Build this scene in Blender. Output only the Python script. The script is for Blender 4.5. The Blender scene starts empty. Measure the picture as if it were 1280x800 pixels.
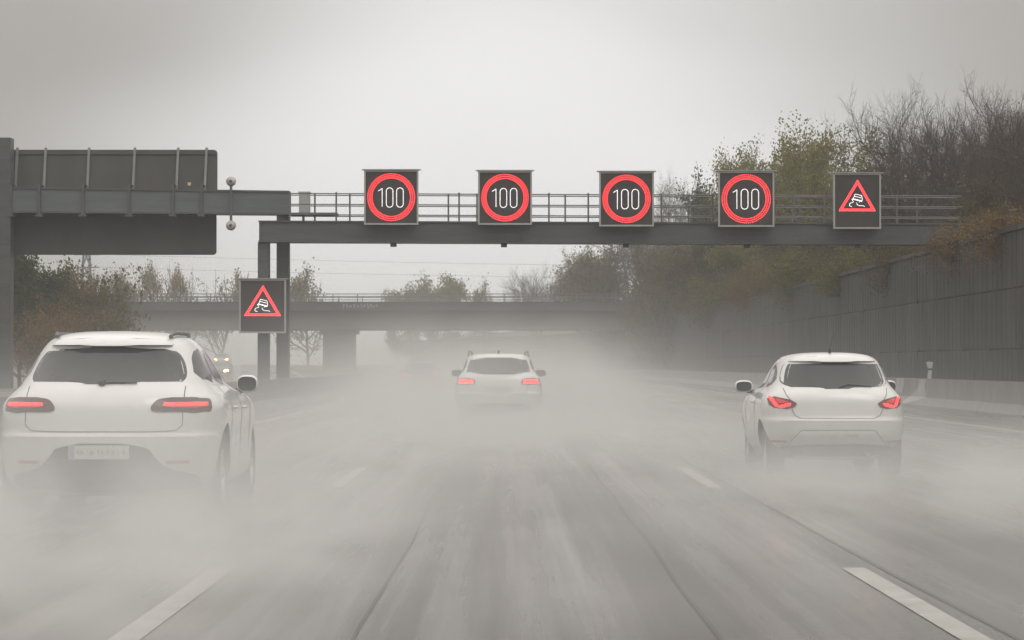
import bpy, bmesh, math, random
from math import sin, cos, pi, radians, sqrt, exp
from mathutils import Vector, Matrix

# ------------------------------------------------------------------ scene
S = bpy.context.scene
COL = S.collection
F_PX, VX, VY, CAM_H = 3600.0, 632.0, 456.0, 1.30

cam_d = bpy.data.cameras.new('camera')
cam = bpy.data.objects.new('camera', cam_d)
COL.objects.link(cam)
cam_d.sensor_width = 36.0
cam_d.lens = 36.0 * F_PX / 1280.0
cam_d.clip_start = 0.2
cam_d.clip_end = 20000
cam.location = (0, 0, CAM_H)
cam.rotation_euler = (radians(90) + math.atan((VY - 400) / F_PX), 0, -math.atan((640 - VX) / F_PX))
S.camera = cam

SUN_EL, SUN_AZ = radians(48), radians(150)
W = bpy.data.worlds.new('World')
S.world = W
W.use_nodes = True
wn, wl = W.node_tree.nodes, W.node_tree.links
for n in list(wn):
    wn.remove(n)
out = wn.new('ShaderNodeOutputWorld')
bg = wn.new('ShaderNodeBackground')
bg.inputs['Strength'].default_value = 0.10
sky = wn.new('ShaderNodeTexSky')
sky.sky_type = 'NISHITA'
sky.sun_disc = False
sky.sun_elevation = SUN_EL
sky.sun_rotation = SUN_AZ
sky.air_density = 1.0
sky.dust_density = 5.0
# overcast deck: cloud grey, brighter overhead as under any closed overcast
tc = wn.new('ShaderNodeTexCoord')
sep = wn.new('ShaderNodeSeparateXYZ')
wl.new(tc.outputs['Generated'], sep.inputs[0])
mr = wn.new('ShaderNodeMapRange')
mr.interpolation_type = 'SMOOTHSTEP'
mr.inputs['From Min'].default_value = 0.02
mr.inputs['From Max'].default_value = 0.95
mr.inputs['To Min'].default_value = 8.3
mr.inputs['To Max'].default_value = 31.0
wl.new(sep.outputs['Z'], mr.inputs['Value'])
mp = wn.new('ShaderNodeMapping')
mp.inputs['Scale'].default_value = (1.5, 1.5, 3.4)
mp.inputs['Location'].default_value = (-6.4957, 4.9636, 6.1548)
wl.new(tc.outputs['Generated'], mp.inputs[0])
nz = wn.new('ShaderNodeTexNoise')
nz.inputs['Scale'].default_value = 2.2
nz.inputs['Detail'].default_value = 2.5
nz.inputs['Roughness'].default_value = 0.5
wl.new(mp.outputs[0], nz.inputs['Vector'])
cr = wn.new('ShaderNodeValToRGB')      # dark brownish to bright tint, from vignette falloff plus cloud noise
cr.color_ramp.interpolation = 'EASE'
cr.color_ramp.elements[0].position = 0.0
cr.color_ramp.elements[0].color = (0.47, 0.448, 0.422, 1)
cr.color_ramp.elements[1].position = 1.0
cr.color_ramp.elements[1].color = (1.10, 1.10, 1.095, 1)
gap = wn.new('ShaderNodeVectorMath')   # offset from the view axis: vignette-style darkening put into the sky colour
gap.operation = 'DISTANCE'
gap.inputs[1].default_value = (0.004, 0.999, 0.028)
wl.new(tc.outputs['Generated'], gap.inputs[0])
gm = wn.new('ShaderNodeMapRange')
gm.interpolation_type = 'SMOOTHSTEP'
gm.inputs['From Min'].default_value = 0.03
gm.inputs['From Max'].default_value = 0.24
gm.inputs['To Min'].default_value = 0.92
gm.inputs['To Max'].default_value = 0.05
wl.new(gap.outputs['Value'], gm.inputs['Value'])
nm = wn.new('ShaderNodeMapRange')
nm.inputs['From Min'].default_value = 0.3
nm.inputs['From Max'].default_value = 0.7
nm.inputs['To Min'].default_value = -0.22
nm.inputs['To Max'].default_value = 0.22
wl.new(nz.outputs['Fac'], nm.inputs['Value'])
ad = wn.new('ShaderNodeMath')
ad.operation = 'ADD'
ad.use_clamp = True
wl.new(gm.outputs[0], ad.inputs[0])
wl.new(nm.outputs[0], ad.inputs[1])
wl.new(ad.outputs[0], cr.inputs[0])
vm = wn.new('ShaderNodeVectorMath')
vm.operation = 'SCALE'
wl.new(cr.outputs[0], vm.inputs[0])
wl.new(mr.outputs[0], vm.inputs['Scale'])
hs = wn.new('ShaderNodeHueSaturation')
hs.inputs['Saturation'].default_value = 0.15
wl.new(sky.outputs[0], hs.inputs['Color'])
mx = wn.new('ShaderNodeMix')
mx.data_type = 'RGBA'
mx.inputs[0].default_value = 0.93
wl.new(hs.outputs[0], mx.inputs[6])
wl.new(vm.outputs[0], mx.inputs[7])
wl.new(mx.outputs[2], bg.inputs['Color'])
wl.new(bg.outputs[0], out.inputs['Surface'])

sun_d = bpy.data.lights.new('sun', 'SUN')
sun_d.energy = 0.5
sun_d.angle = radians(30)
sun_d.color = (1.0, 0.97, 0.93)
sun = bpy.data.objects.new('sun', sun_d)
COL.objects.link(sun)
sun.location = (0, 0, 60)
sd = Vector((sin(SUN_AZ) * cos(SUN_EL), cos(SUN_AZ) * cos(SUN_EL), sin(SUN_EL)))
sun.rotation_euler = sd.to_track_quat('Z', 'Y').to_euler()

S.view_settings.view_transform = 'Standard'
S.view_settings.look = 'None'
S.view_settings.exposure = 0.0
S.view_settings.gamma = 1.0
S.cycles.volume_bounces = 2
S.cycles.max_bounces = 8
S.cycles.volume_step_rate = 1.4
S.cycles.volume_max_steps = 256
S.cycles.use_denoising = True

RND = random.Random(7)


def at(px, py, Y):
    return Vector(((px - VX) / F_PX * Y, Y, CAM_H + (VY - py) / F_PX * Y))


# ------------------------------------------------------------------ materials
def mat(name, col, rough=0.6, metal=0.0, spec=0.5, emit=None, es=0.0, coat=0.0, var=0.0, vscale=4.0, bump=0.0, bscale=30.0, stretch=(1, 1, 1), trans=0.0):
    m = bpy.data.materials.new(name)
    m.use_nodes = True
    nt = m.node_tree
    b = nt.nodes['Principled BSDF']
    b.inputs['Base Color'].default_value = (*col, 1)
    b.inputs['Roughness'].default_value = rough
    b.inputs['Metallic'].default_value = metal
    b.inputs['Specular IOR Level'].default_value = spec
    if coat:
        b.inputs['Coat Weight'].default_value = coat
        b.inputs['Coat Roughness'].default_value = 0.06
    if emit:
        b.inputs['Emission Color'].default_value = (*emit, 1)
        b.inputs['Emission Strength'].default_value = es
    if var or bump:
        t = nt.nodes.new('ShaderNodeTexCoord')
        mpn = nt.nodes.new('ShaderNodeMapping')
        mpn.inputs['Scale'].default_value = stretch
        nt.links.new(t.outputs['Object'], mpn.inputs[0])
    if var:
        n = nt.nodes.new('ShaderNodeTexNoise')
        n.inputs['Scale'].default_value = vscale
        n.inputs['Detail'].default_value = 6
        n.inputs['Roughness'].default_value = 0.65
        nt.links.new(mpn.outputs[0], n.inputs['Vector'])
        r = nt.nodes.new('ShaderNodeValToRGB')
        r.color_ramp.elements[0].position = 0.3
        r.color_ramp.elements[1].position = 0.7
        r.color_ramp.elements[0].color = (*[max(0, c * (1 - var)) for c in col], 1)
        r.color_ramp.elements[1].color = (*[min(1, c * (1 + var)) for c in col], 1)
        nt.links.new(n.outputs['Fac'], r.inputs[0])
        nt.links.new(r.outputs[0], b.inputs['Base Color'])
    if bump:
        n2 = nt.nodes.new('ShaderNodeTexNoise')
        n2.inputs['Scale'].default_value = bscale
        n2.inputs['Detail'].default_value = 4
        nt.links.new(mpn.outputs[0], n2.inputs['Vector'])
        bp = nt.nodes.new('ShaderNodeBump')
        bp.inputs['Strength'].default_value = bump
        bp.inputs['Distance'].default_value = 0.02
        nt.links.new(n2.outputs['Fac'], bp.inputs['Height'])
        nt.links.new(bp.outputs[0], b.inputs['Normal'])
    return m


def leaf_mat(name, c1, c2, c3):
    m = bpy.data.materials.new(name)
    m.use_nodes = True
    nt = m.node_tree
    b = nt.nodes['Principled BSDF']
    t = nt.nodes.new('ShaderNodeTexCoord')
    n = nt.nodes.new('ShaderNodeTexNoise')
    n.inputs['Scale'].default_value = 1.3
    n.inputs['Detail'].default_value = 6
    n.inputs['Roughness'].default_value = 0.75
    nt.links.new(t.outputs['Object'], n.inputs['Vector'])
    r = nt.nodes.new('ShaderNodeValToRGB')
    r.color_ramp.elements[0].position = 0.32
    r.color_ramp.elements[0].color = (*c1, 1)
    r.color_ramp.elements[1].position = 0.68
    r.color_ramp.elements[1].color = (*c3, 1)
    e = r.color_ramp.elements.new(0.5)
    e.color = (*c2, 1)
    nt.links.new(n.outputs['Fac'], r.inputs[0])
    nt.links.new(r.outputs[0], b.inputs['Base Color'])
    b.inputs['Roughness'].default_value = 0.6
    b.inputs['Specular IOR Level'].default_value = 0.3
    tr = nt.nodes.new('ShaderNodeBsdfTranslucent')
    nt.links.new(r.outputs[0], tr.inputs['Color'])
    ms = nt.nodes.new('ShaderNodeMixShader')
    ms.inputs[0].default_value = 0.35
    nt.links.new(b.outputs[0], ms.inputs[1])
    nt.links.new(tr.outputs[0], ms.inputs[2])
    nt.links.new(ms.outputs[0], nt.nodes['Material Output'].inputs['Surface'])
    return m


M = {}
M['paint'] = mat('white_car_paint', (0.80, 0.80, 0.79), 0.28, coat=0.6, var=0.035, vscale=3.0)
def grimy(m):
    nt = m.node_tree
    b = nt.nodes['Principled BSDF']
    src = b.inputs['Base Color'].links[0].from_socket
    t = nt.nodes.new('ShaderNodeTexCoord')
    sp = nt.nodes.new('ShaderNodeSeparateXYZ')
    nt.links.new(t.outputs['Object'], sp.inputs[0])
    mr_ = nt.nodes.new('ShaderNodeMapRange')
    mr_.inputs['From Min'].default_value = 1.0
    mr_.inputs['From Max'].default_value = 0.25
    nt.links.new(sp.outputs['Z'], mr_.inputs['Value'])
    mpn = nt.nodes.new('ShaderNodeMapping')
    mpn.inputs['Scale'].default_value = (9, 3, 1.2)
    nt.links.new(t.outputs['Object'], mpn.inputs[0])
    n = nt.nodes.new('ShaderNodeTexNoise')
    n.inputs['Scale'].default_value = 1.6
    n.inputs['Detail'].default_value = 6
    n.inputs['Roughness'].default_value = 0.7
    nt.links.new(mpn.outputs[0], n.inputs['Vector'])
    mu = nt.nodes.new('ShaderNodeMath')
    mu.operation = 'MULTIPLY'
    nt.links.new(mr_.outputs[0], mu.inputs[0])
    nt.links.new(n.outputs['Fac'], mu.inputs[1])
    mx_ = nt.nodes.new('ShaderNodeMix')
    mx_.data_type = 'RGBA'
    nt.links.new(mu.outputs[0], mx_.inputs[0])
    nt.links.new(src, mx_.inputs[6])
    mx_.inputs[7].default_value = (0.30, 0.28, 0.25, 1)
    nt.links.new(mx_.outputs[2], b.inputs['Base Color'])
    ro = nt.nodes.new('ShaderNodeMapRange')
    ro.inputs['To Min'].default_value = 0.18
    ro.inputs['To Max'].default_value = 0.6
    nt.links.new(mu.outputs[0], ro.inputs['Value'])
    nt.links.new(ro.outputs[0], b.inputs['Roughness'])


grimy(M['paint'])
M['darkpaint'] = mat('dark_car_paint', (0.05, 0.05, 0.055), 0.3, coat=0.6, var=0.05)
M['glass'] = mat('dark_car_glass', (0.028, 0.030, 0.032), 0.07, spec=0.6, var=0.3, vscale=2.5)
M['rubber'] = mat('tyre_rubber', (0.025, 0.025, 0.025), 0.75, var=0.2, vscale=20)
M['plastic'] = mat('black_plastic', (0.045, 0.045, 0.046), 0.5, var=0.15, vscale=9)
M['gap'] = mat('panel_gap_shadow', (0.06, 0.06, 0.06), 0.8, var=0.1)
M['softgap'] = mat('door_gap', (0.22, 0.22, 0.22), 0.8, var=0.1)
M['trim'] = mat('grey_plastic_trim', (0.10, 0.10, 0.10), 0.45, var=0.1)
M['rim'] = mat('alloy_rim', (0.45, 0.45, 0.46), 0.35, metal=0.8, var=0.1)
M['chrome'] = mat('satin_metal', (0.5, 0.5, 0.5), 0.3, metal=0.9, var=0.05)
M['redglass'] = mat('red_lamp_glass', (0.16, 0.012, 0.015), 0.15, var=0.15, vscale=12)
M['smoke'] = mat('smoked_lamp_glass', (0.07, 0.020, 0.022), 0.12, var=0.2, vscale=12)
M['redlit'] = mat('lit_tail_lamp', (0.5, 0.02, 0.02), 0.3, emit=(1.0, 0.020, 0.026), es=3.4, var=0.1, vscale=15)
M['redsoft'] = mat('soft_lit_tail_lamp', (0.4, 0.02, 0.02), 0.3, emit=(1.0, 0.016, 0.020), es=0.34, var=0.1, vscale=15)
M['reflector'] = mat('red_reflector', (0.35, 0.03, 0.03), 0.25, var=0.1, vscale=15)
M['clearlamp'] = mat('clear_lamp_glass', (0.7, 0.7, 0.72), 0.1, var=0.1)
M['plate'] = mat('number_plate_white', (0.62, 0.62, 0.60), 0.5, var=0.12, vscale=9)
M['plateink'] = mat('number_plate_smudge', (0.38, 0.38, 0.38), 0.6, var=0.2, vscale=25)
M['plateblue'] = mat('number_plate_blue', (0.30, 0.33, 0.44), 0.5, var=0.1)
M['headlamp'] = mat('lit_headlamp', (1, 0.8, 0.5), 0.3, emit=(1.0, 0.50, 0.14), es=22.0, var=0.05)
M['gantry'] = mat('grey_gantry_steel', (0.095, 0.10, 0.102), 0.42, metal=0.1, var=0.22, vscale=1.3, stretch=(0.5, 1, 4))
M['beamlite'] = mat('galvanised_beam_steel', (0.145, 0.165, 0.172), 0.42, metal=0.3, var=0.15, vscale=1.6, stretch=(0.4, 1, 3))
M['rail'] = mat('galvanised_rail', (0.15, 0.155, 0.16), 0.5, metal=0.4, var=0.15, vscale=3)
M['signback'] = mat('sign_back_grey', (0.085, 0.083, 0.08), 0.55, var=0.22, vscale=0.9, stretch=(1, 1, 0.4))
M['signback2'] = mat('lower_sign_back_grey', (0.058, 0.058, 0.058), 0.55, var=0.2, vscale=0.9, stretch=(1, 1, 0.4))
M['rib'] = mat('aluminium_rib', (0.34, 0.34, 0.33), 0.45, metal=0.5, var=0.15, vscale=2)
M['yellow'] = mat('yellow_sticker', (0.65, 0.6, 0.3), 0.5, var=0.1)
M['globe'] = mat('weathered_white_globe', (0.46, 0.43, 0.40), 0.5, var=0.25, vscale=6)
M['face'] = mat('dark_sign_face', (0.042, 0.036, 0.036), 0.55, var=0.12, vscale=5)
M['frame'] = mat('grey_sign_frame', (0.42, 0.42, 0.41), 0.45, metal=0.2, var=0.1, vscale=4)
M['house'] = mat('grey_sign_housing', (0.14, 0.14, 0.14), 0.5, var=0.1)
M['ledred'] = mat('red_led', (0.8, 0.05, 0.05), 0.4, emit=(1.0, 0.030, 0.042), es=7.0, var=0.1, vscale=30)
M['ledwhite'] = mat('white_led', (0.9, 0.9, 0.9), 0.4, emit=(1.0, 0.97, 0.97), es=1.25, var=0.05, vscale=30)
M['cabinet'] = mat('pale_cabinet', (0.42, 0.43, 0.42), 0.5, var=0.1)
M['concrete'] = mat('wet_concrete', (0.16, 0.155, 0.148), 0.38, var=0.3, vscale=1.1, bump=0.25, bscale=9)
M['concrete_top'] = mat('wet_concrete_cap', (0.22, 0.215, 0.205), 0.3, var=0.2, vscale=2)
M['wall'] = mat('dark_wet_wall_panel', (0.036, 0.035, 0.033), 0.66, var=0.5, vscale=0.8, bump=0.3, bscale=7, stretch=(1, 1, 0.3))
nt_ = M['wall'].node_tree
oi = nt_.nodes.new('ShaderNodeObjectInfo')
rr_ = nt_.nodes.new('ShaderNodeMapRange')
rr_.inputs['To Min'].default_value = 0.78
rr_.inputs['To Max'].default_value = 1.25
nt_.links.new(oi.outputs['Random'], rr_.inputs['Value'])
vs_ = nt_.nodes.new('ShaderNodeVectorMath')
vs_.operation = 'SCALE'
pb_ = nt_.nodes['Principled BSDF']
nt_.links.new(pb_.inputs['Base Color'].links[0].from_socket, vs_.inputs[0])
nt_.links.new(rr_.outputs[0], vs_.inputs['Scale'])
nt_.links.new(vs_.outputs[0], pb_.inputs['Base Color'])
M['wallpost'] = mat('dark_wall_post', (0.034, 0.033, 0.032), 0.65, var=0.3, vscale=2)
M['bridge'] = mat('weathered_bridge_concrete', (0.062, 0.061, 0.059), 0.7, var=0.3, vscale=0.35, stretch=(0.4, 1, 1.2))
M['parapet'] = mat('bridge_parapet_concrete', (0.045, 0.044, 0.043), 0.7, var=0.3, vscale=0.6, stretch=(0.5, 1, 1))
M['pier'] = mat('bridge_pier_concrete', (0.058, 0.057, 0.055), 0.75, var=0.3, vscale=0.6, stretch=(1, 1, 0.4))
M['graffiti'] = mat('faded_white_spray_paint', (0.27, 0.27, 0.27), 0.7, var=0.2)
M['line'] = mat('worn_white_road_paint', (0.37, 0.36, 0.325), 0.35, var=0.4, vscale=3.5)
M['mark'] = mat('faded_barrier_paint', (0.42, 0.41, 0.39), 0.5, var=0.35, vscale=3)
M['whiteplastic'] = mat('white_plastic_post', (0.68, 0.68, 0.66), 0.5, var=0.12, vscale=6)
M['blackband'] = mat('black_band', (0.04, 0.04, 0.04), 0.6, var=0.1)
M['bark'] = mat('wet_bark', (0.060, 0.050, 0.042), 0.8, var=0.3, vscale=3, stretch=(1, 1, 0.3))
M['twig'] = mat('bare_twig', (0.075, 0.060, 0.048), 0.8, var=0.3, vscale=2)
M['l_olive'] = leaf_mat('olive_yellow_leaves', (0.11, 0.115, 0.022), (0.20, 0.185, 0.038), (0.30, 0.25, 0.055))
M['l_green'] = leaf_mat('dark_green_leaves', (0.030, 0.045, 0.018), (0.055, 0.072, 0.026), (0.10, 0.105, 0.035))
M['l_brown'] = leaf_mat('autumn_brown_leaves', (0.075, 0.062, 0.026), (0.13, 0.102, 0.038), (0.18, 0.150, 0.050))
M['l_orange'] = leaf_mat('rusty_orange_leaves', (0.10, 0.068, 0.026), (0.19, 0.120, 0.042), (0.29, 0.19, 0.065))
M['l_yellow'] = leaf_mat('pale_yellow_leaves', (0.16, 0.13, 0.045), (0.27, 0.21, 0.075), (0.36, 0.29, 0.11))
M['l_lime'] = leaf_mat('yellow_green_leaves', (0.085, 0.090, 0.018), (0.15, 0.148, 0.032), (0.23, 0.20, 0.048))
M['ground'] = mat('autumn_verge_ground', (0.060, 0.055, 0.032), 0.85, var=0.5, vscale=0.25, bump=0.5, bscale=2.0)


def road_mat():
    m = bpy.data.materials.new('wet_asphalt')
    m.use_nodes = True
    nt = m.node_tree
    N, L = nt.nodes, nt.links
    b = N['Principled BSDF']
    t = N.new('ShaderNodeTexCoord')

    def noise(scale, stretch, detail=4, rough=0.55):
        mpn = N.new('ShaderNodeMapping')
        mpn.inputs['Scale'].default_value = stretch
        L.new(t.outputs['Object'], mpn.inputs[0])
        n = N.new('ShaderNodeTexNoise')
        n.inputs['Scale'].default_value = scale
        n.inputs['Detail'].default_value = detail
        n.inputs['Roughness'].default_value = rough
        L.new(mpn.outputs[0], n.inputs['Vector'])
        return n.outputs['Fac']

    def math_(op, a, bb=None):
        n = N.new('ShaderNodeMath')
        n.operation = op
        for i, v in enumerate((a, bb)):
            if v is None:
                continue
            if isinstance(v, (int, float)):
                n.inputs[i].default_value = v
            else:
                L.new(v, n.inputs[i])
        return n.outputs[0]

    def ramp(v, lo, hi, a, c):
        n = N.new('ShaderNodeMapRange')
        n.interpolation_type = 'SMOOTHSTEP'
        for k, q in (('From Min', lo), ('From Max', hi), ('To Min', a), ('To Max', c)):
            n.inputs[k].default_value = q
        L.new(v, n.inputs['Value'])
        return n.outputs[0]
    sp = N.new('ShaderNodeSeparateXYZ')
    L.new(t.outputs['Object'], sp.inputs[0])
    wob = math_('MULTIPLY', math_('SUBTRACT', noise(0.05, (0.2, 1, 1), 2), 0.5), 0.9)
    xx = math_('ADD', sp.outputs['X'], wob)
    fr = math_('FRACT', math_('MULTIPLY', math_('ADD', xx, 5.75), 1 / 3.95))
    d1 = math_('ABSOLUTE', math_('SUBTRACT', math_('ABSOLUTE', math_('SUBTRACT', fr, 0.5)), 0.20))
    track = ramp(d1, 0.02, 0.12, 1.0, 0.0)                    # 1 in the wheel tracks
    streak = noise(1.0, (2.6, 0.035, 1), 5, 0.6)
    streak2 = noise(1.0, (0.8, 0.02, 1), 3, 0.5)
    blotch = noise(0.35, (1, 0.25, 1), 4, 0.6)
    wet = math_('ADD', math_('MULTIPLY', streak, 0.45), math_('MULTIPLY', streak2, 0.3))
    wet = math_('ADD', wet, math_('MULTIPLY', blotch, 0.25))
    wet = math_('SUBTRACT', wet, math_('MULTIPLY', track, 0.07))
    rough = ramp(wet, 0.36, 0.60, 0.44, 0.13)
    L.new(rough, b.inputs['Roughness'])
    grain = noise(60, (1, 1, 1), 3)
    val = math_('MULTIPLY', ramp(blotch, 0.3, 0.7, 0.036, 0.062), ramp(grain, 0.3, 0.7, 0.7, 1.3))
    cc = N.new('ShaderNodeCombineColor')
    L.new(math_('MULTIPLY', val, 1.14), cc.inputs[0])
    L.new(val, cc.inputs[1])
    L.new(math_('MULTIPLY', val, 0.85), cc.inputs[2])
    L.new(cc.outputs[0], b.inputs['Base Color'])
    b.inputs['IOR'].default_value = 1.36
    bp = N.new('ShaderNodeBump')
    bp.inputs['Strength'].default_value = 0.35
    bp.inputs['Distance'].default_value = 0.006
    L.new(noise(14, (1, 0.5, 1), 4), bp.inputs['Height'])
    L.new(bp.outputs[0], b.inputs['Normal'])
    return m


M['road'] = road_mat()


# ------------------------------------------------------------------ mesh helpers
class MB:
    def __init__(self):
        self.v, self.f = [], []

    def add(self, vs, fs):
        o = len(self.v)
        self.v.extend(tuple(p) for p in vs)
        self.f.extend(tuple(i + o for i in q) for q in fs)
        return self

    def box(self, x0, x1, y0, y1, z0, z1):
        return self.add([(x0, y0, z0), (x1, y0, z0), (x1, y1, z0), (x0, y1, z0), (x0, y0, z1), (x1, y0, z1), (x1, y1, z1), (x0, y1, z1)],
                        [(0, 3, 2, 1), (4, 5, 6, 7), (0, 1, 5, 4), (1, 2, 6, 5), (2, 3, 7, 6), (3, 0, 4, 7)])

    def tube(self, pts, r, n=6, closed=False, r_end=None):
        pts = [Vector(p) for p in pts]
        m = len(pts)
        rings = []
        for i, p in enumerate(pts):
            if closed:
                d = pts[(i + 1) % m] - pts[i - 1]
            else:
                d = pts[min(i + 1, m - 1)] - pts[max(i - 1, 0)]
            d.normalize()
            up = Vector((0, 0, 1)) if abs(d.z) < 0.9 else Vector((0, 1, 0))
            a = d.cross(up).normalized()
            b = a.cross(d)
            rr = r if r_end is None else r + (r_end - r) * i / max(1, m - 1)
            rings.append([p + a * (rr * cos(2 * pi * k / n)) + b * (rr * sin(2 * pi * k / n)) for k in range(n)])
        vs = [q for R in rings for q in R]
        fs = []
        for i in range(m if closed else m - 1):
            j = (i + 1) % m
            for k in range(n):
                fs.append((i * n + k, j * n + k, j * n + (k + 1) % n, i * n + (k + 1) % n))
        if not closed:
            fs.append(tuple(range(n)))
            fs.append(tuple((m - 1) * n + k for k in reversed(range(n))))
        return self.add(vs, fs)

    def prism(self, poly, axis, a, b):
        """polygon in the two other axes, extruded along axis from a to b"""
        n = len(poly)

        def pt(p, h):
            if axis == 'x':
                return (h, p[0], p[1])
            if axis == 'y':
                return (p[0], h, p[1])
            return (p[0], p[1], h)
        vs = [pt(p, a) for p in poly] + [pt(p, b) for p in poly]
        fs = [tuple(range(n)), tuple(range(2 * n - 1, n - 1, -1))]
        for i in range(n):
            j = (i + 1) % n
            fs.append((i, i + n, j + n, j))
        return self.add(vs, fs)

    def lathe_x(self, prof, n=28):
        """prof: (x, r) list; about the x axis"""
        m = len(prof)
        vs = [(x, r * cos(2 * pi * k / n), r * sin(2 * pi * k / n)) for x, r in prof for k in range(n)]
        fs = []
        for i in range(m - 1):
            for k in range(n):
                fs.append((i * n + k, i * n + (k + 1) % n, (i + 1) * n + (k + 1) % n, (i + 1) * n + k))
        return self.add(vs, fs)

    def sphere(self, c, rx, ry, rz, n=14, m=9, e=1.0):
        vs, fs = [], []

        def sp(t):
            return math.copysign(abs(t) ** e, t)
        for i in range(m + 1):
            th = pi * i / m
            for k in range(n):
                ph = 2 * pi * k / n
                vs.append((c[0] + rx * sp(sin(th)) * sp(cos(ph)), c[1] + ry * sp(sin(th)) * sp(sin(ph)), c[2] + rz * sp(cos(th))))
        for i in range(m):
            for k in range(n):
                fs.append((i * n + k, (i + 1) * n + k, (i + 1) * n + (k + 1) % n, i * n + (k + 1) % n))
        return self.add(vs, fs)

    def mesh(self, name, material, smooth=False, sharp=None):
        me = bpy.data.meshes.new(name)
        me.from_pydata(self.v, [], self.f)
        bm = bmesh.new()
        bm.from_mesh(me)
        bmesh.ops.remove_doubles(bm, verts=bm.verts, dist=1e-5)
        bmesh.ops.recalc_face_normals(bm, faces=bm.faces)
        if smooth:
            for f in bm.faces:
                f.smooth = True
            lim = sharp if sharp else radians(40)
            for e in bm.edges:
                if len(e.link_faces) == 2 and e.calc_face_angle(0) > lim:
                    e.smooth = False
        bm.to_mesh(me)
        bm.free()
        me.materials.append(material)
        return me


def link(name, me, parent=None, loc=None, rot=None):
    o = bpy.data.objects.new(name, me)
    COL.objects.link(o)
    if parent:
        o.parent = parent
    if loc is not None:
        o.location = loc
    if rot is not None:
        o.rotation_euler = rot
    return o


def part(name, mb, material, parent, smooth=False, sharp=None, loc=None):
    me = mb if isinstance(mb, bpy.types.Mesh) else mb.mesh(name, material, smooth, sharp)
    return link(name, me, parent, loc)


def tag(o, label, cat, group=None):
    o['label'] = label
    o['category'] = cat
    if group:
        o['group'] = group
    return o


def thing(name, label, cat, loc=(0, 0, 0), group=None):
    o = bpy.data.objects.new(name, None)
    o.empty_display_size = 0.3
    COL.objects.link(o)
    o.location = loc
    return tag(o, label, cat, group)


def struct(o, kind='structure', label=None):
    o['kind'] = kind
    if label:
        o['label'] = label
    return o


def copy_tree(o, parent=None):
    c = o.copy()
    COL.objects.link(c)
    if parent:
        c.parent = parent
    for ch in o.children:
        copy_tree(ch, c)
    return c


def pchip(xs, ys):
    """monotone cubic interpolation"""
    n = len(xs)
    h = [xs[i + 1] - xs[i] for i in range(n - 1)]
    d = [(ys[i + 1] - ys[i]) / h[i] for i in range(n - 1)]
    m = [0.0] * n
    m[0], m[-1] = d[0], d[-1]
    for i in range(1, n - 1):
        if d[i - 1] * d[i] > 0:
            w1, w2 = 2 * h[i] + h[i - 1], h[i] + 2 * h[i - 1]
            m[i] = (w1 + w2) / (w1 / d[i - 1] + w2 / d[i])

    def f(x):
        if x <= xs[0]:
            return ys[0]
        if x >= xs[-1]:
            return ys[-1]
        i = 0
        while x > xs[i + 1]:
            i += 1
        t = (x - xs[i]) / h[i]
        return ((1 + 2 * t) * (1 - t) ** 2 * ys[i] + t * (1 - t) ** 2 * h[i] * m[i] + t * t * (3 - 2 * t) * ys[i + 1] + t * t * (t - 1) * h[i] * m[i + 1])
    return f


def chaikin(poly, it=2):
    for _ in range(it):
        q = []
        n = len(poly)
        for i in range(n):
            a, b = poly[i], poly[(i + 1) % n]
            q.append((0.75 * a[0] + 0.25 * b[0], 0.75 * a[1] + 0.25 * b[1]))
            q.append((0.25 * a[0] + 0.75 * b[0], 0.25 * a[1] + 0.75 * b[1]))
        poly = q
    return poly


# ------------------------------------------------------------------ ground, roads
def curve_off(Y):
    return -max(0.0, Y - 220.0) ** 2 / 1400.0


def smooth(a, b, x):
    t = max(0.0, min(1.0, (x - a) / (b - a)))
    return t * t * (3 - 2 * t)


def opp_edge(Y):      # near edge of the opposite carriageway
    return -9.6 - 8.5 * smooth(110, 300, Y) + 1.3 * curve_off(Y)


def opp_z(Y):
    return 1.15 * smooth(185, 330, Y)


def ground_h(X, Y):
    c = curve_off(Y)
    h = -0.06
    if X > 14.2 + c:
        h += 4.9 * smooth(14.5, 15.1, X - c) + 2.2 * smooth(15, 40, X - c)
    oe = opp_edge(Y)
    if X < -7 + c:
        h += opp_z(Y) * smooth(-7, -9, X - c)
    d = oe - 15.5 - X
    if d > 0:
        h += 2.6 * smooth(0, 14, d) * (1 - smooth(200, 260, Y)) + 1.0 * smooth(30, 120, d)
    return h


ys = [-60, -20] + [i * 10 for i in range(0, 60)] + [620, 700, 800, 1000, 1400, 2000, 3000, 5000]
xs = [-3000, -1500, -800, -400, -200, -120, -90, -70, -60, -55, -50, -46, -43, -40, -37, -34, -31, -28, -26, -24, -21, -18, -15, -12, -10, -8.5, -7, 0, 8, 12, 14.2, 14.5, 14.8, 15.1, 16, 18, 20, 24, 30, 40, 60, 100, 200, 400, 800, 1500, 3000]
mb = MB()
vs = []
for Y in ys:
    c = curve_off(min(Y, 420))
    for X in xs:
        xx = X + (c if abs(X) < 300 else 0)
        vs.append((xx, Y, ground_h(xx, min(Y, 420)) if Y <= 420 else ground_h(xx, 420)))
nx = len(xs)
fs = [(j * nx + i, j * nx + i + 1, (j + 1) * nx + i + 1, (j + 1) * nx + i) for j in range(len(ys) - 1) for i in range(nx - 1)]
mb.add(vs, fs)
ground = struct(link('ground', mb.mesh('ground', M['ground'], True)), label='brown and green autumn verge ground beside the motorway')


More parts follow.
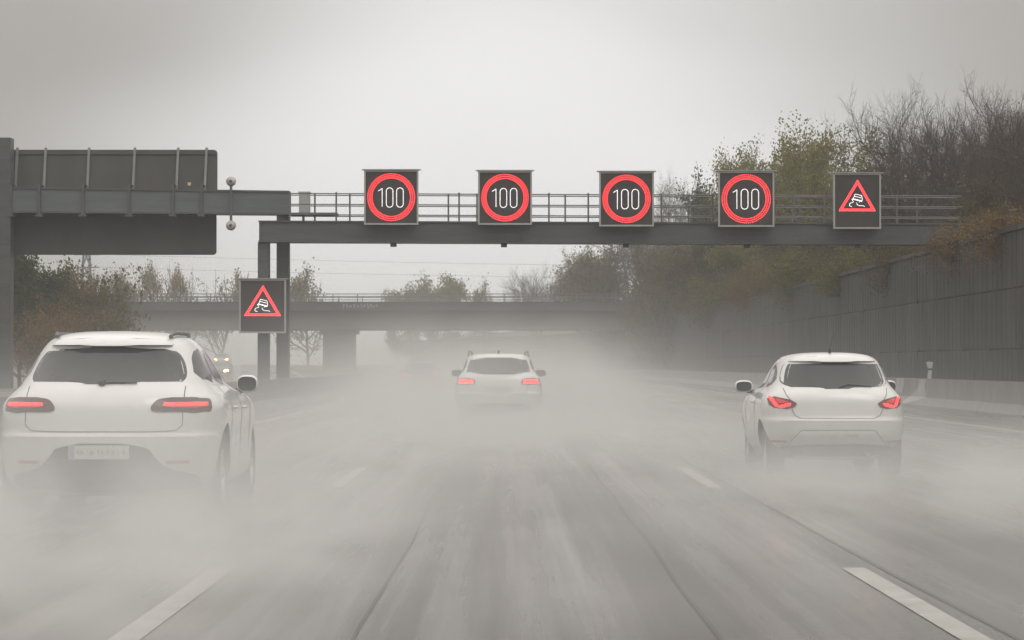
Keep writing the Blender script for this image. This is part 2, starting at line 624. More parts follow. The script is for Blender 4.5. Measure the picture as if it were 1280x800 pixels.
def strip(xl, xr, y0, y1, z, step=10.0, zf=None):
    b = MB()
    n = max(1, int(round((y1 - y0) / step)))
    vs, fs = [], []
    for i in range(n + 1):
        Y = y0 + (y1 - y0) * i / n
        for fx in (xl, xr):
            vs.append(((fx(Y) if callable(fx) else fx + curve_off(Y)), Y, z + (zf(Y) if zf else 0)))
    for i in range(n):
        fs.append((2 * i, 2 * i + 1, 2 * i + 3, 2 * i + 2))
    return b.add(vs, fs)


road = struct(link('road', strip(-6.45, 12.45, -60, 420, 0.0).mesh('road', M['road'])), label='wet four lane motorway carriageway with spray')
opp = struct(link('opposite_carriageway', strip(lambda Y: opp_edge(Y) - 13.5, opp_edge, 20, 420, 0.02, zf=opp_z).mesh('opposite_carriageway', M['road'])), label='opposite wet carriageway beyond the median')
for X in (-5.55, 10.0):
    part('edge_line', strip(X - 0.09, X + 0.09, -40, 400, 0.005), M['line'], road)
dash_me = {}
for X in (-1.80, 2.22, 6.12):
    for k in range(-1, 17):
        y1 = 18.4 + 18 * k
        if y1 > 300:
            continue
        part('lane_dash', strip(X - 0.075, X + 0.075, y1 - 6, y1, 0.005, 3), M['line'], road)
for d in (0.5, 13.0):
    part('edge_line', strip(lambda Y, d=d: opp_edge(Y) - d - 0.15, lambda Y, d=d: opp_edge(Y) - d, 40, 400, 0.026, zf=opp_z), M['line'], opp)
# tar joint along the third lane, and a few sealed cracks
jb = MB()
for (x0, y0, x1, y1, w) in ((2.42, 10, 2.40, 60, 0.018), (-0.72, 12, -0.62, 58, 0.010), (1.02, 12, 1.12, 60, 0.012), (4.6, 30, 4.7, 110, 0.04), (5.6, 40, 5.75, 120, 0.04), (8.1, 50, 8.2, 120, 0.05), (9.0, 45, 9.1, 100, 0.04)):
    n = 20
    vs, fs = [], []
    for i in range(n + 1):
        t = i / n
        X = x0 + (x1 - x0) * t + RND.uniform(-0.02, 0.02)
        ww = w * RND.uniform(0.5, 1.3)
        vs += [(X - ww, y0 + (y1 - y0) * t, 0.004), (X + ww, y0 + (y1 - y0) * t, 0.004)]
    for i in range(n):
        fs.append((2 * i, 2 * i + 1, 2 * i + 3, 2 * i + 2))
    jb.add(vs, fs)
o = part('tar_seam', jb, mat('tar_seam', (0.02, 0.02, 0.02), 0.5, var=0.2), road)

# ------------------------------------------------------------------ concrete barriers
BAR = [(-0.30, 0), (0.30, 0), (0.30, 0.08), (0.14, 0.32), (0.10, 0.88), (-0.10, 0.88), (-0.14, 0.32), (-0.30, 0.08)]
bar_me = MB().prism(BAR, 'y', 0.02, 5.98).mesh('barrier_segment', M['concrete'])


def barrier(label, X, y0, n):
    t = thing('concrete_barrier', label, 'barrier', (X, y0, 0), 'concrete barriers beside the carriageway')
    for i in range(n):
        Y = y0 + 6 * i
        o = link('barrier_segment', bar_me, t, (curve_off(Y), 6 * i, 0))
        if Y > 220:
            o.rotation_euler.z = math.atan2(-(curve_off(Y + 6) - curve_off(Y)), 6)
    return t


bar_r = barrier('long wet concrete barrier below the dark wall on the right', 12.75, 34, 46)
bar_l = barrier('dark concrete median barrier left of the left edge line behind the white SUV', -6.75, 34, 46)

# white marks on the right barrier
mk = MB()
p = at(1146, 490, 88.5)
for (pts, w) in (([(0.10, 0.88), (0.06, 0.62), (0.10, 0.45), (0.0, 0.30), (-0.22, 0.12)], 0.08),):
    pass


def bar_face(z):      # x of the barrier's road side at height z
    return -0.30 if z < 0.08 else (-0.30 + (z - 0.08) / 0.24 * 0.16 if z < 0.32 else -0.14 + (z - 0.32) / 0.56 * 0.04)


def bar_mark(yz, w):
    b = MB()
    vs, fs = [], []
    for y, z, k in yz:
        x = bar_face(z) - 0.008
        vs += [(x, y - w * k, z), (x, y + w * k, z)]
    for i in range(len(yz) - 1):
        fs.append((2 * i, 2 * i + 1, 2 * i + 3, 2 * i + 2))
    return b.add(vs, fs)


Yb = 12.6 * F_PX / (1150 - VX) - 34
part('white_paint_mark', bar_mark([(Yb - 0.3, 0.86, 1.0), (Yb - 0.1, 0.62, 0.9), (Yb, 0.48, 1.4), (Yb + 0.4, 0.33, 2.2), (Yb + 1.6, 0.20, 1.6), (Yb + 2.8, 0.10, 0.5)], 0.75), M['mark'], bar_r)
Yb2 = 12.6 * F_PX / (1124 - VX) - 34
part('white_paint_mark', bar_mark([(Yb2, 0.87, 1.0), (Yb2, 0.6, 1.0), (Yb2 + 0.2, 0.40, 0.8)], 0.9), M['mark'], bar_r)

dl = at(1162, 472, 0.1)
Yd = 12.75 * F_PX / (1162 - VX)
tpost = thing('delineator_post', 'small white delineator post on top of the right concrete barrier', 'marker post', (12.75, Yd, 0.88))
part('post', MB().prism([(-0.06, 0), (0.05, 0), (0.07, 0.28), (0.10, 0.50), (0.0, 0.52), (-0.10, 0.50), (-0.03, 0.28)], 'y', -0.04, 0.04), M['whiteplastic'], tpost)
part('black_band', MB().box(-0.055, 0.075, -0.046, 0.046, 0.26, 0.31), M['blackband'], tpost)

# ------------------------------------------------------------------ right wall, panel by panel
wall = thing('retaining_wall', 'tall dark panelled wall along the right side of the motorway', 'wall', (14.3, 40, 0))
PW = 5.0
rows = ((0.0, 1.75), (1.77, 3.45), (3.47, 5.05))
pan_me = []
for z0, z1 in rows:
    b = MB()
    b.box(0.0, 0.24, 0.07, PW - 0.07, z0, z1)
    for k in range(6):   # shallow vertical ribs cast into the panel face
        yk = 0.45 + k * 0.80
        b.prism([(0.0, yk), (-0.018, yk + 0.06), (-0.018, yk + 0.52), (0.0, yk + 0.58)], 'z', z0 + 0.04, z1 - 0.04)
    pan_me.append(b.mesh('wall_panel', M['wall']))
wp_me = MB().box(-0.012, 0.30, -0.06, 0.06, 0, 5.12).mesh('wall_post', M['wallpost'])
cap_me = MB().box(-0.09, 0.32, 0.07, PW - 0.07, 5.06, 5.20).mesh('coping', M['wallpost'])
for i in range(52):
    Y = 40 + i * PW
    ang = math.atan2(-(curve_off(Y + PW) - curve_off(Y)), PW)
    for me in pan_me:
        o = link('wall_panel', me, wall, (curve_off(Y) + RND.uniform(-0.02, 0.02), i * PW, 0), (0, 0, ang))
    link('wall_post', wp_me, wall, (curve_off(Y), i * PW, 0), (0, 0, ang))
    link('coping', cap_me, wall, (curve_off(Y), i * PW, 0), (0, 0, ang))

# ------------------------------------------------------------------ gantries
GY = 96.0
PX = F_PX / GY


def gx(px):
    return (px - VX) / PX


def gz(py):
    return CAM_H + (VY - py) / PX


gan = thing('sign_gantry', 'long grey steel gantry across the carriageway carrying the speed signs', 'gantry', (0, GY, 0))
tilt = radians(0.22)


def dz(x):   # the beam falls gently to the right
    return -math.tan(tilt) * (x - gx(330))


xl, xr = gx(325), gx(1200)
zt, zb = gz(277.5), gz(302)
b = MB()
b.add([(xl, -0.4, zb), (xr, -0.4, zb + dz(xr)), (xr, 0.6, zb + dz(xr)), (xl, 0.6, zb), (xl, -0.4, zt), (xr, -0.4, zt + dz(xr)), (xr, 0.6, zt + dz(xr)), (xl, 0.6, zt)],
      [(0, 3, 2, 1), (4, 5, 6, 7), (0, 1, 5, 4), (1, 2, 6, 5), (2, 3, 7, 6), (3, 0, 4, 7)])
part('beam', b, M['gantry'], gan)
b = MB()
for z0 in (zt - 0.02, zb - 0.03):
    b.add([(xl - 0.02, -0.46, z0), (xr, -0.46, z0 + dz(xr)), (xr, 0.66, z0 + dz(xr)), (xl - 0.02, 0.66, z0), (xl - 0.02, -0.46, z0 + 0.05), (xr, -0.46, z0 + 0.05 + dz(xr)), (xr, 0.66, z0 + 0.05 + dz(xr)), (xl - 0.02, 0.66, z0 + 0.05)],
          [(0, 3, 2, 1), (4, 5, 6, 7), (0, 1, 5, 4), (1, 2, 6, 5), (2, 3, 7, 6), (3, 0, 4, 7)])
part('beam_flange', b, M['gantry'], gan)
for px in (470, 655, 838, 1010):
    X = gx(px)
    j = MB()
    j.box(X - 0.16, X + 0.16, -0.425, -0.402, zb + 0.06 + dz(X), zt - 0.06 + dz(X))
    for u in (-0.10, 0.10):
        for v in (0.14, 0.30, 0.46):
            j.sphere((X + u, -0.43, zb + v + dz(X)), 0.022, 0.02, 0.022, 6, 4)
    part('splice_plate', j, M['gantry'], gan)
part('post', MB().box(gx(323), gx(336.5), -0.30, 0.40, -0.05, zb - 0.035), M['gantry'], gan)
part('post', MB().box(xr - 0.4, xr - 0.02, -0.30, 0.40, 4.5, zb + dz(xr) - 0.035), M['gantry'], gan)
for k, py in enumerate((242.5, 256, 269)):
    for yy in (-0.38, 0.58):
        b = MB()
        b.tube([(gx(362), yy, gz(py)), (xr, yy, gz(py) + dz(xr))], 0.021, 6)
        part('handrail', b, M['rail'], gan)
post_px = [363, 392, 421, 436, 470, 560, 574, 596, 686, 707, 735, 768, 826, 862, 890, 920, 990, 1002, 1030, 1060, 1120, 1150]
for q, px in enumerate(post_px):
    yy = -0.38 if q % 2 == 0 else 0.58
    X = gx(px)
    part('handrail_post', MB().box(X - 0.028, X + 0.028, yy - 0.03, yy + 0.03, zt + 0.03 + dz(X), gz(240.5) + dz(X)), M['rail'], gan)
for px in (492, 630, 782, 933, 1071):
    X = gx(px)
    part('traffic_sensor', MB().box(X - 0.10, X + 0.10, -0.30, 0.0, zb - 0.16 + dz(X), zb - 0.032 + dz(X)), M['plastic'], gan)
b = MB()
b.box(gx(374), gx(387), -0.2, 0.35, gz(266), gz(241.5))
b.box(gx(373), gx(388), -0.23, 0.38, gz(241.4), gz(239.8))
cabn = part('control_cabinet', b, M['cabinet'], gan)
part('walkway', MB().box(gx(352), gx(422), -0.40, 0.62, gz(268.6), gz(266.3)), M['rail'], gan)
b = MB()
b.box(gx(379) - 0.04, gx(379) + 0.04, 0.0, 0.1, zt + 0.03, gz(268.7))
part('walkway_bracket', b, M['rail'], gan)
# footing of the posts
ft = MB()
ft.prism([(-0.55, -0.06), (0.75, -0.06), (0.75, 0.45), (0.55, 0.62), (-0.4, 0.62), (-0.55, 0.45)], 'y', -0.7, 1.6)
part('footing', ft, M['concrete_top'], gan, loc=(gx(338), 0, 0))

# sign-back cantilever for the oncoming traffic
big = thing('cantilever_sign_gantry', 'steel cantilever frame with box beam carrying the large sign seen from behind', 'gantry', (0, GY + 1.0, 0))
xa, xb_ = gx(-70), gx(360)
za0, za1 = gz(232) - 0.0, gz(263)
b = MB()
zr0, zr1 = gz(238), gz(266)
b.add([(xa, -0.35, za1), (xb_, -0.35, zr1), (xb_, 0.35, zr1), (xa, 0.35, za1), (xa, -0.35, za0), (xb_, -0.35, zr0), (xb_, 0.35, zr0), (xa, 0.35, za0)],
      [(0, 3, 2, 1), (4, 5, 6, 7), (0, 1, 5, 4), (1, 2, 6, 5), (2, 3, 7, 6), (3, 0, 4, 7)])
part('beam', b, M['beamlite'], big)
b = MB()
for (h0, h1, k) in ((za0, zr0, 1), (za1, zr1, -1)):
    b.add([(xa, -0.40, h0 - 0.03 * k), (xb_ - 0.01, -0.40, h1 - 0.03 * k), (xb_ - 0.01, 0.40, h1 - 0.03 * k), (xa, 0.40, h0 - 0.03 * k), (xa, -0.40, h0 + 0.03 * k), (xb_ - 0.01, -0.40, h1 + 0.03 * k), (xb_ - 0.01, 0.40, h1 + 0.03 * k), (xa, 0.40, h0 + 0.03 * k)],
          [(0, 3, 2, 1), (4, 5, 6, 7), (0, 1, 5, 4), (1, 2, 6, 5), (2, 3, 7, 6), (3, 0, 4, 7)])
part('beam_flange', b, M['gantry'], big)
part('post', MB().box(gx(343.5), gx(359), -0.30, 0.30, -0.05, zr1 - 0.04), M['gantry'], big)
part('post', MB().box(gx(-6), gx(9), -0.42, 0.28, 0.5, gz(170)), M['gantry'], big)

sg = thing('motorway_sign', 'back of the large dark motorway sign above the trees at the left edge', 'sign', (0, GY + 1.42, 0))


def rbox(x0, x1, z0, z1, r, y0, y1):
    P = []
    for cx, cz, a0 in ((x1 - r, z1 - r, 0), (x0 + r, z1 - r, 90), (x0 + r, z0 + r, 180), (x1 - r, z0 + r, 270)):
        for k in range(5):
            a = radians(a0 + 22.5 * k)
            P.append((cx + r * cos(a), cz + r * sin(a)))
    return MB().prism(P, 'y', y0, y1)


part('upper_panel', rbox(gx(-60), gx(266), gz(263), gz(183), 0.12, 0.0, 0.08), M['signback'], sg)
part('lower_panel', rbox(gx(-60), gx(265), gz(316.5), gz(263.5), 0.12, 0.0, 0.08), M['signback2'], sg)
for k, px in enumerate((-40, 9, 45, 100, 158, 213, 249)):
    X = gx(px)
    b = MB()
    b.add([(X - 0.04, -0.11, gz(268)), (X + 0.04, -0.11, gz(268)), (X + 0.04, 0.0, gz(268)), (X - 0.04, 0.0, gz(268)),
           (X + 0.06, -0.11, gz(180.5)), (X + 0.14, -0.11, gz(180.5)), (X + 0.14, 0.0, gz(180.5)), (X + 0.06, 0.0, gz(180.5))],
          [(0, 3, 2, 1), (4, 5, 6, 7), (0, 1, 5, 4), (1, 2, 6, 5), (2, 3, 7, 6), (3, 0, 4, 7)])
    part('stiffening_rib', b, M['rib'], sg)
    b = MB()
    b.box(X - 0.05, X + 0.05, -0.86, -0.78, gz(268), gz(230))
    b.box(X - 0.12, X + 0.12, -0.90, -0.70, gz(269.5), gz(266))
    b.box(X - 0.05, X + 0.05, -0.80, 0.0, gz(230), gz(228.5))
    part('clamp_bracket', b, M['gantry'], sg)
b = MB()
b.box(gx(-60), gx(264), -0.05, -0.002, gz(267), gz(265.5))
part('lower_rail', b, M['signback'], sg)
b = MB()
b.box(gx(-60), gx(264), -0.05, -0.002, gz(189), gz(188))
part('upper_rail', b, M['signback'], sg)
part('sticker', MB().box(gx(228.5), gx(232.5), -0.012, -0.003, gz(228.5), gz(224.5)), M['yellow'], sg)

gl = thing('globe_sensor', 'pair of pale globes on a vertical rod clamped to the cantilever beam', 'sensor', (gx(287), GY + 0.45, 0))
part('rod', MB().tube([(0, 0, gz(275)), (0, 0, gz(231))], 0.045, 8), M['rail'], gl, True)
for py in (225.5, 281):
    part('globe', MB().sphere((0, 0, gz(py)), 0.17, 0.17, 0.17), M['globe'], gl, True)
    part('cap', MB().sphere((0, -0.13, gz(py)), 0.06, 0.06, 0.06), M['trim'], gl, True)

# ------------------------------------------------------------------ variable message signs
def led_string(b, pts, step, r, y, closed=False):
    """round LEDs along a polyline in the sign plane"""
    P = list(pts) + ([pts[0]] if closed else [])
    acc = 0.0
    for (x0, z0), (x1, z1) in zip(P, P[1:]):
        L = math.hypot(x1 - x0, z1 - z0)
        while acc < L:
            t = acc / L
            cx, cz = x0 + (x1 - x0) * t, z0 + (z1 - z0) * t
            n = 6
            vs = [(cx + r * cos(2 * pi * k / n), y, cz + r * sin(2 * pi * k / n)) for k in range(n)] + [(cx, y - r * 0.5, cz)]
            b.add(vs, [(k, (k + 1) % n, n) for k in range(n)])
            acc += step
        acc -= L


def sign_case(t, w, h):
    part('housing', rbox(-w / 2 + 0.02, w / 2 - 0.02, 0.02, h - 0.02, 0.05, 0.0, 0.30), M['house'], t)
    part('face', rbox(-w / 2 + 0.03, w / 2 - 0.03, 0.03, h - 0.03, 0.05, -0.02, -0.002), M['face'], t)
    f = MB()
    for (x0, x1, z0, z1) in ((-w / 2, w / 2, h - 0.055, h), (-w / 2, w / 2, 0, 0.055), (-w / 2, -w / 2 + 0.055, 0.056, h - 0.056), (w / 2 - 0.055, w / 2, 0.056, h - 0.056)):
        f.box(x0, x1, -0.06, 0.02, z0, z1)
    part('frame', f, M['frame'], t)
    v = MB()
    v.box(-w / 2 - 0.07, w / 2 + 0.07, -0.10, 0.25, h + 0.002, h + 0.03)
    part('rain_hood', v, M['frame'], t)
    s = MB()
    for x in (-w * 0.3, w * 0.3):
        s.box(x - 0.05, x + 0.05, 0.302, 0.42, 0.1, h - 0.1)
    part('mounting_rail', s, M['rail'], t)


def oval(cx, cz, rx, rz, n=10):
    P = []
    for k in range(n + 1):
        a = pi * k / n
        P.append((cx + rx * cos(a), cz + rz - rx + rx * sin(a)))
    for k in range(n + 1):
        a = pi + pi * k / n
        P.append((cx + rx * cos(a), cz - rz + rx + rx * sin(a)))
    return P


def speed_sign(loc, w, h, label):
    t = thing('speed_limit_sign', label, 'speed sign', loc, 'electronic 100 speed limit signs on the gantry')
    sign_case(t, w, h)
    cz = h * 0.505
    R = w * 0.430
    ring = MB()
    for k in range(3):
        r = R * (1.0 - 0.085 * k)
        n = 72
        led_string(ring, [(r * cos(2 * pi * (i + 0.5 * (k % 2)) / n), cz + r * sin(2 * pi * (i + 0.5 * (k % 2)) / n)) for i in range(n)], 2 * pi * r / n, 0.0145, -0.025, True)
    part('red_ring', ring, M['ledred'], t)
    u = w / 67.0
    for kind, cx in (('1', -12.5), ('0', -2.0), ('0', 10.7)):
        d = MB()
        if kind == '1':
            P = [((-15.5) * u, cz + 8.0 * u), (-11.2 * u, cz + 10.8 * u), (-11.2 * u, cz - 12.2 * u)]
            led_string(d, P, 0.038, 0.0165, -0.026)
        else:
            led_string(d, oval(cx * u, cz - 0.4 * u, 4.1 * u, 12.0 * u), 0.038, 0.0165, -0.026, True)
        part('digit', d, M['ledwhite'], t)
    return t


def skid_sign(loc, w, h, label):
    t = thing('warning_sign', label, 'warning sign', loc, 'electronic skid warning signs')
    sign_case(t, w, h)
    u = w / 59.0 / 8.0

    def q(x, y):     # drawn on a 640 x 800 sketch of the sign
        return ((x - 333) * u, h - (y - 130) * u * (h / w) / (560 / 470.0))
    tri = MB()
    for k in range(2):
        g = 19 * k
        led_string(tri, [q(338, 203 + g * 1.5), q(510 - g * 1.35, 508 - g * 0.75), q(155 + g * 1.35, 508 - g * 0.75)], 0.040, 0.0150, -0.025, True)
    part('red_triangle', tri, M['ledred'], t)
    c = MB()
    for P, cl in (([q(283, 398), q(300, 375), q(312, 340), q(378, 355), q(385, 388), q(380, 416), q(283, 390)], True), ([q(306, 362), q(380, 380)], False), ([q(292, 386), q(380, 408)], False),
                  ([q(288, 402), q(296, 420)], False), ([q(358, 414), q(354, 428)], False)):
        led_string(c, P, 0.026, 0.0125, -0.026, cl)
    part('skidding_car_symbol', c, M['ledwhite'], t)
    s = MB()
    led_string(s, [q(292, 424), q(264, 432), q(254, 450), q(262, 462), q(280, 466)], 0.026, 0.0125, -0.026)
    led_string(s, [q(328, 430), q(334, 448), q(358, 458), q(396, 458), q(408, 470)], 0.026, 0.0125, -0.026)
    part('skid_mark_symbol', s, M['ledwhite'], t)
    return t


def sign_at(fn, x0, x1, y0, y1, label, dy=-0.85):
    Yd = GY + dy
    s = Yd / F_PX
    return fn((((x0 + x1) / 2 - VX) * s, Yd, CAM_H + (VY - y1) * s), (x1 - x0) * s, (y1 - y0) * s, label)


sign_at(speed_sign, 455, 523, 212.5, 281, 'red ringed 100 speed sign nearest the cantilever sign, leftmost of the four')
sign_at(speed_sign, 597.5, 665, 213.5, 281, 'red ringed 100 speed sign above the middle car, second of four from the left')
sign_at(speed_sign, 749, 817.5, 214.5, 283, 'red ringed 100 speed sign third from the left with bare treetops behind it')
sign_at(speed_sign, 898, 968, 214, 283.5, 'red ringed 100 speed sign in front of the yellow green tree, rightmost of the four')
sign_at(skid_sign, 1042, 1101.5, 216.5, 286, 'red triangle skid warning sign at the right end on top of the gantry')
sign_at(skid_sign, 299, 357.5, 349, 416.5, 'red triangle skid warning sign hung low on the left gantry posts', -0.80)

# ------------------------------------------------------------------ bridge
BY = 278.0


def bx(px):
    return (px - VX) / F_PX * BY


def bz(py):
    return CAM_H + (VY - py) / F_PX * BY


br = thing('road_bridge', 'long grey concrete overpass crossing the motorway in the mist', 'bridge', (0, BY, 0))
L0, L1 = -62.0, 34.0
part('girder', MB().box(L0, L1, 0.35, 9.5, bz(412), bz(388.5)), M['bridge'], br)
part('deck_edge', MB().box(L0, L1, -0.25, 10.1, bz(388.3), bz(377)), M['parapet'], br)
part('pier', MB().box(bx(402), bx(440), 2.0, 8.0, -0.1, bz(412.2)), M['pier'], br)
part('pier', MB().box(14.2, 16.5, 2.0, 8.0, -0.1, bz(412.2)), M['pier'], br)
part('pier_cap', MB().box(bx(398), bx(444), 1.6, 8.4, bz(417), bz(412.25)), M['pier'], br)
part('abutment', MB().prism([(-46, -0.3), (-62, -0.3), (-62, bz(412.3)), (-50, bz(412.3))], 'y', 0.6, 9.3), M['pier'], br)
for yy in (-0.1, 9.9):
    for py in (367.5, 372):
        part('handrail', MB().box(L0, L1, yy - 0.05, yy + 0.05, bz(py) - 0.04, bz(py) + 0.04), M['rail'], br)
    k = 0
    X = L0 + 0.5
    while X < L1:
        part('handrail_post', MB().box(X - 0.045, X + 0.045, yy - 0.04, yy + 0.04, bz(377.2), bz(367.3)), M['rail'], br)
        X += 2.36
gf = MB()
rg = random.Random(3)
for (px0, px1, py) in ((428, 446, 382.5), (450, 474, 382.5)):
    px = px0
    while px < px1:
        w_ = rg.uniform(2.6, 4.2)
        P = [(bx(px + w_ * rg.uniform(0, 1)), -0.28, bz(py + rg.uniform(-3.2, 3.2))) for _ in range(5)]
        gf.tube(P, 0.06, 4)
        px += w_ + 0.8
part('graffiti', gf, M['graffiti'], br)

# ------------------------------------------------------------------ trees
def rand_unit(r):
    while True:
        v = Vector((r.uniform(-1, 1), r.uniform(-1, 1), r.uniform(-1, 1)))
        if 0.05 < v.length < 1:
            return v.normalized()


def make_tree(seed, H, stems=1, levels=4, spread=0.55, kids=(5, 5, 4, 4), up=0.25, trunk_frac=0.3, leaf_n=0, leaf_size=0.16, leaf_sigma=0.35, r0=0.16, jitter=0.18, ratio=0.62, taper=0.45):
    r = random.Random(seed)
    wood = MB()
    tips = []

    def grow(p, d, L, rad, lev):
        n = 4 if lev < 2 else 3
        pts = [p.copy()]
        q = p.copy()
        dd = d.copy()
        for i in range(n):
            dd = (dd + rand_unit(r) * jitter + Vector((0, 0, up * 0.25))).normalized()
            q = q + dd * (L / n)
            pts.append(q.copy())
        wood.tube(pts, rad, 5 if lev == 0 else (4 if lev == 1 else 3), r_end=rad * 0.55)
        if lev >= levels - 2:
            tips.extend(pts[1:])
        if lev >= levels:
            return
        k = kids[min(lev, len(kids) - 1)]
        for i in range(k):
            f0 = trunk_frac if lev == 0 else 0.25
            f = f0 + (1 - f0) * (i + r.uniform(0.1, 0.9)) / k
            f = min(f, 0.98)
            j = min(int(f * n), n - 1)
            bp = pts[j].lerp(pts[j + 1], f * n - j)
            ax = rand_unit(r)
            side = dd.cross(ax)
            if side.length < 1e-3:
                continue
            side.normalize()
            nd = (dd * (1 - spread) + side * spread + Vector((0, 0, up * 0.5))).normalized()
            grow(bp, nd, L * ratio * r.uniform(0.75, 1.15) * (1.15 - taper * f if lev == 0 else 1), rad * 0.55, lev + 1)
        if lev > 0:
            grow(q, dd, L * 0.55, rad * 0.5, lev + 1)
    for s in range(stems):
        a = 2 * pi * s / max(1, stems) + r.uniform(0, 1)
        tl = 0.0 if stems == 1 else r.uniform(0.1, 0.35)
        d = Vector((cos(a) * tl, sin(a) * tl, 1)).normalized()
        grow(Vector((cos(a) * 0.15 * (stems > 1), sin(a) * 0.15 * (stems > 1), -0.5)), d, H * r.uniform(0.48, 0.62), r0 * (1 if stems == 1 else 0.7), 0)
    zmax = max(v[2] for v in wood.v)
    k = H / zmax
    wood.v = [(x * k, y * k, z * k) for x, y, z in wood.v]
    tips = [t * k for t in tips]
    leaves = None
    if leaf_n:
        leaves = MB()
        cl = [r.choice(tips) for _ in range(max(8, leaf_n // 9))]
        vs, fs = [], []
        for i in range(leaf_n):
            c = r.choice(cl) + Vector((r.gauss(0, leaf_sigma), r.gauss(0, leaf_sigma), r.gauss(0, leaf_sigma * 0.8)))
            a = rand_unit(r)
            b = a.cross(rand_unit(r)).normalized()
            s = leaf_size * r.uniform(0.6, 1.3)
            o = len(vs)
            vs += [tuple(c - a * s * 0.5), tuple(c + b * s * 0.32), tuple(c + a * s * 0.5), tuple(c - b * s * 0.32)]
            fs.append((o, o + 1, o + 2, o + 3))
        leaves.v, leaves.f = vs, fs
    return wood, leaves


def raw_mesh(mb, name, material):
    me = bpy.data.meshes.new(name)
    me.from_pydata(mb.v, [], mb.f)
    me.materials.append(material)
    return me


VAR, NAT = {}, {}


def variant(key, leafmat=None, twig='bark', **kw):
    w, l = make_tree(**kw)
    VAR[key] = (raw_mesh(w, 'trunk', M[twig]), raw_mesh(l, 'crown', M[leafmat]) if l else None, kw['H'])


variant('full', 'l_olive', seed=11, H=12, levels=4, kids=(12, 6, 4, 3), spread=0.72, up=0.18, leaf_n=36000, leaf_size=0.22, leaf_sigma=0.36, trunk_frac=0.15, ratio=0.56, taper=0.30)
variant('full_b', 'l_lime', seed=12, H=11, levels=4, kids=(9, 6, 4, 3), spread=0.65, leaf_n=15000, leaf_size=0.29, leaf_sigma=0.36, trunk_frac=0.12, ratio=0.52)
variant('green', 'l_green', seed=13, H=11, levels=4, kids=(9, 6, 4, 3), spread=0.62, leaf_n=15000, leaf_size=0.28, leaf_sigma=0.33, trunk_frac=0.12, ratio=0.48)
variant('bare', None, 'twig', seed=14, H=12, stems=5, levels=5, kids=(7, 5, 4, 3, 2), spread=0.56, up=0.17, r0=0.13, trunk_frac=0.2, ratio=0.58, jitter=0.30)
variant('bare_b', 'l_brown', 'twig', seed=25, H=12, stems=4, levels=5, kids=(7, 5, 4, 3, 2), spread=0.58, up=0.15, r0=0.12, trunk_frac=0.2, leaf_n=600, leaf_size=0.16, ratio=0.58, jitter=0.30)
variant('brown', 'l_brown', seed=16, H=10, stems=2, levels=4, kids=(9, 6, 4, 3), spread=0.62, leaf_n=9500, leaf_size=0.26, leaf_sigma=0.38, trunk_frac=0.08, ratio=0.52)
variant('sparse', 'l_olive', seed=17, H=10, stems=2, levels=5, kids=(8, 5, 4, 3, 2), spread=0.5, leaf_n=4500, leaf_size=0.22, leaf_sigma=0.3, trunk_frac=0.1, up=0.3, ratio=0.54, jitter=0.26, r0=0.13)
variant('slender', 'l_yellow', seed=18, H=10, levels=3, kids=(18, 7, 4), spread=0.66, leaf_n=2600, leaf_size=0.25, leaf_sigma=0.28, trunk_frac=0.2, up=0.36, ratio=0.42, r0=0.11, taper=0.85, jitter=0.24)
variant('slender_b', 'l_olive', seed=19, H=10, levels=3, kids=(18, 7, 4), spread=0.70, leaf_n=3200, leaf_size=0.26, leaf_sigma=0.32, trunk_frac=0.25, up=0.33, ratio=0.46, r0=0.11, taper=0.8, jitter=0.24)
variant('bush', 'l_brown', 'twig', seed=20, H=5, stems=6, levels=4, kids=(6, 5, 4, 2), spread=0.6, leaf_n=6500, leaf_size=0.17, leaf_sigma=0.32, trunk_frac=0.1, ratio=0.6, r0=0.05, jitter=0.26)
variant('bush_o', 'l_orange', 'twig', seed=21, H=5, stems=6, levels=3, kids=(7, 5, 4), spread=0.65, leaf_n=8000, leaf_size=0.16, leaf_sigma=0.36, trunk_frac=0.1, ratio=0.6, r0=0.04)
variant('bush_l', 'l_lime', 'twig', seed=22, H=5, stems=6, levels=3, kids=(7, 5, 4), spread=0.65, leaf_n=8000, leaf_size=0.18, leaf_sigma=0.36, trunk_frac=0.1, ratio=0.6, r0=0.04)


def tree(key, px, ptop, Y, label, width=None, base=None, name='tree', cat='tree', rz=None, group=None):
    """a tree standing at distance Y whose top reaches the height seen in the photograph"""
    wm, lm, H = VAR[key]
    X = (px - VX) / F_PX * Y
    ztop = CAM_H + (VY - ptop) / F_PX * Y
    zb_ = ground_h(X, min(Y, 420)) if base is None else base
    sz = (ztop - zb_) / H
    t = thing(name, label, cat, (X, Y, zb_), group)
    if key not in NAT:
        q = sorted(math.hypot(v.co.x, v.co.y) for v in (lm or wm).vertices)
        NAT[key] = 2 * q[int(len(q) * 0.90)]
    nat = NAT[key]
    sx = sz if width is None else (width / F_PX * Y) / nat
    t.rotation_euler.z = RND.uniform(0, 6.28) if rz is None else rz
    t.scale = (sx, sx, sz)
    link('trunk' if name == 'tree' else 'stems', wm, t)
    if lm:
        link('crown' if name == 'tree' else 'foliage', lm, t)
    return t


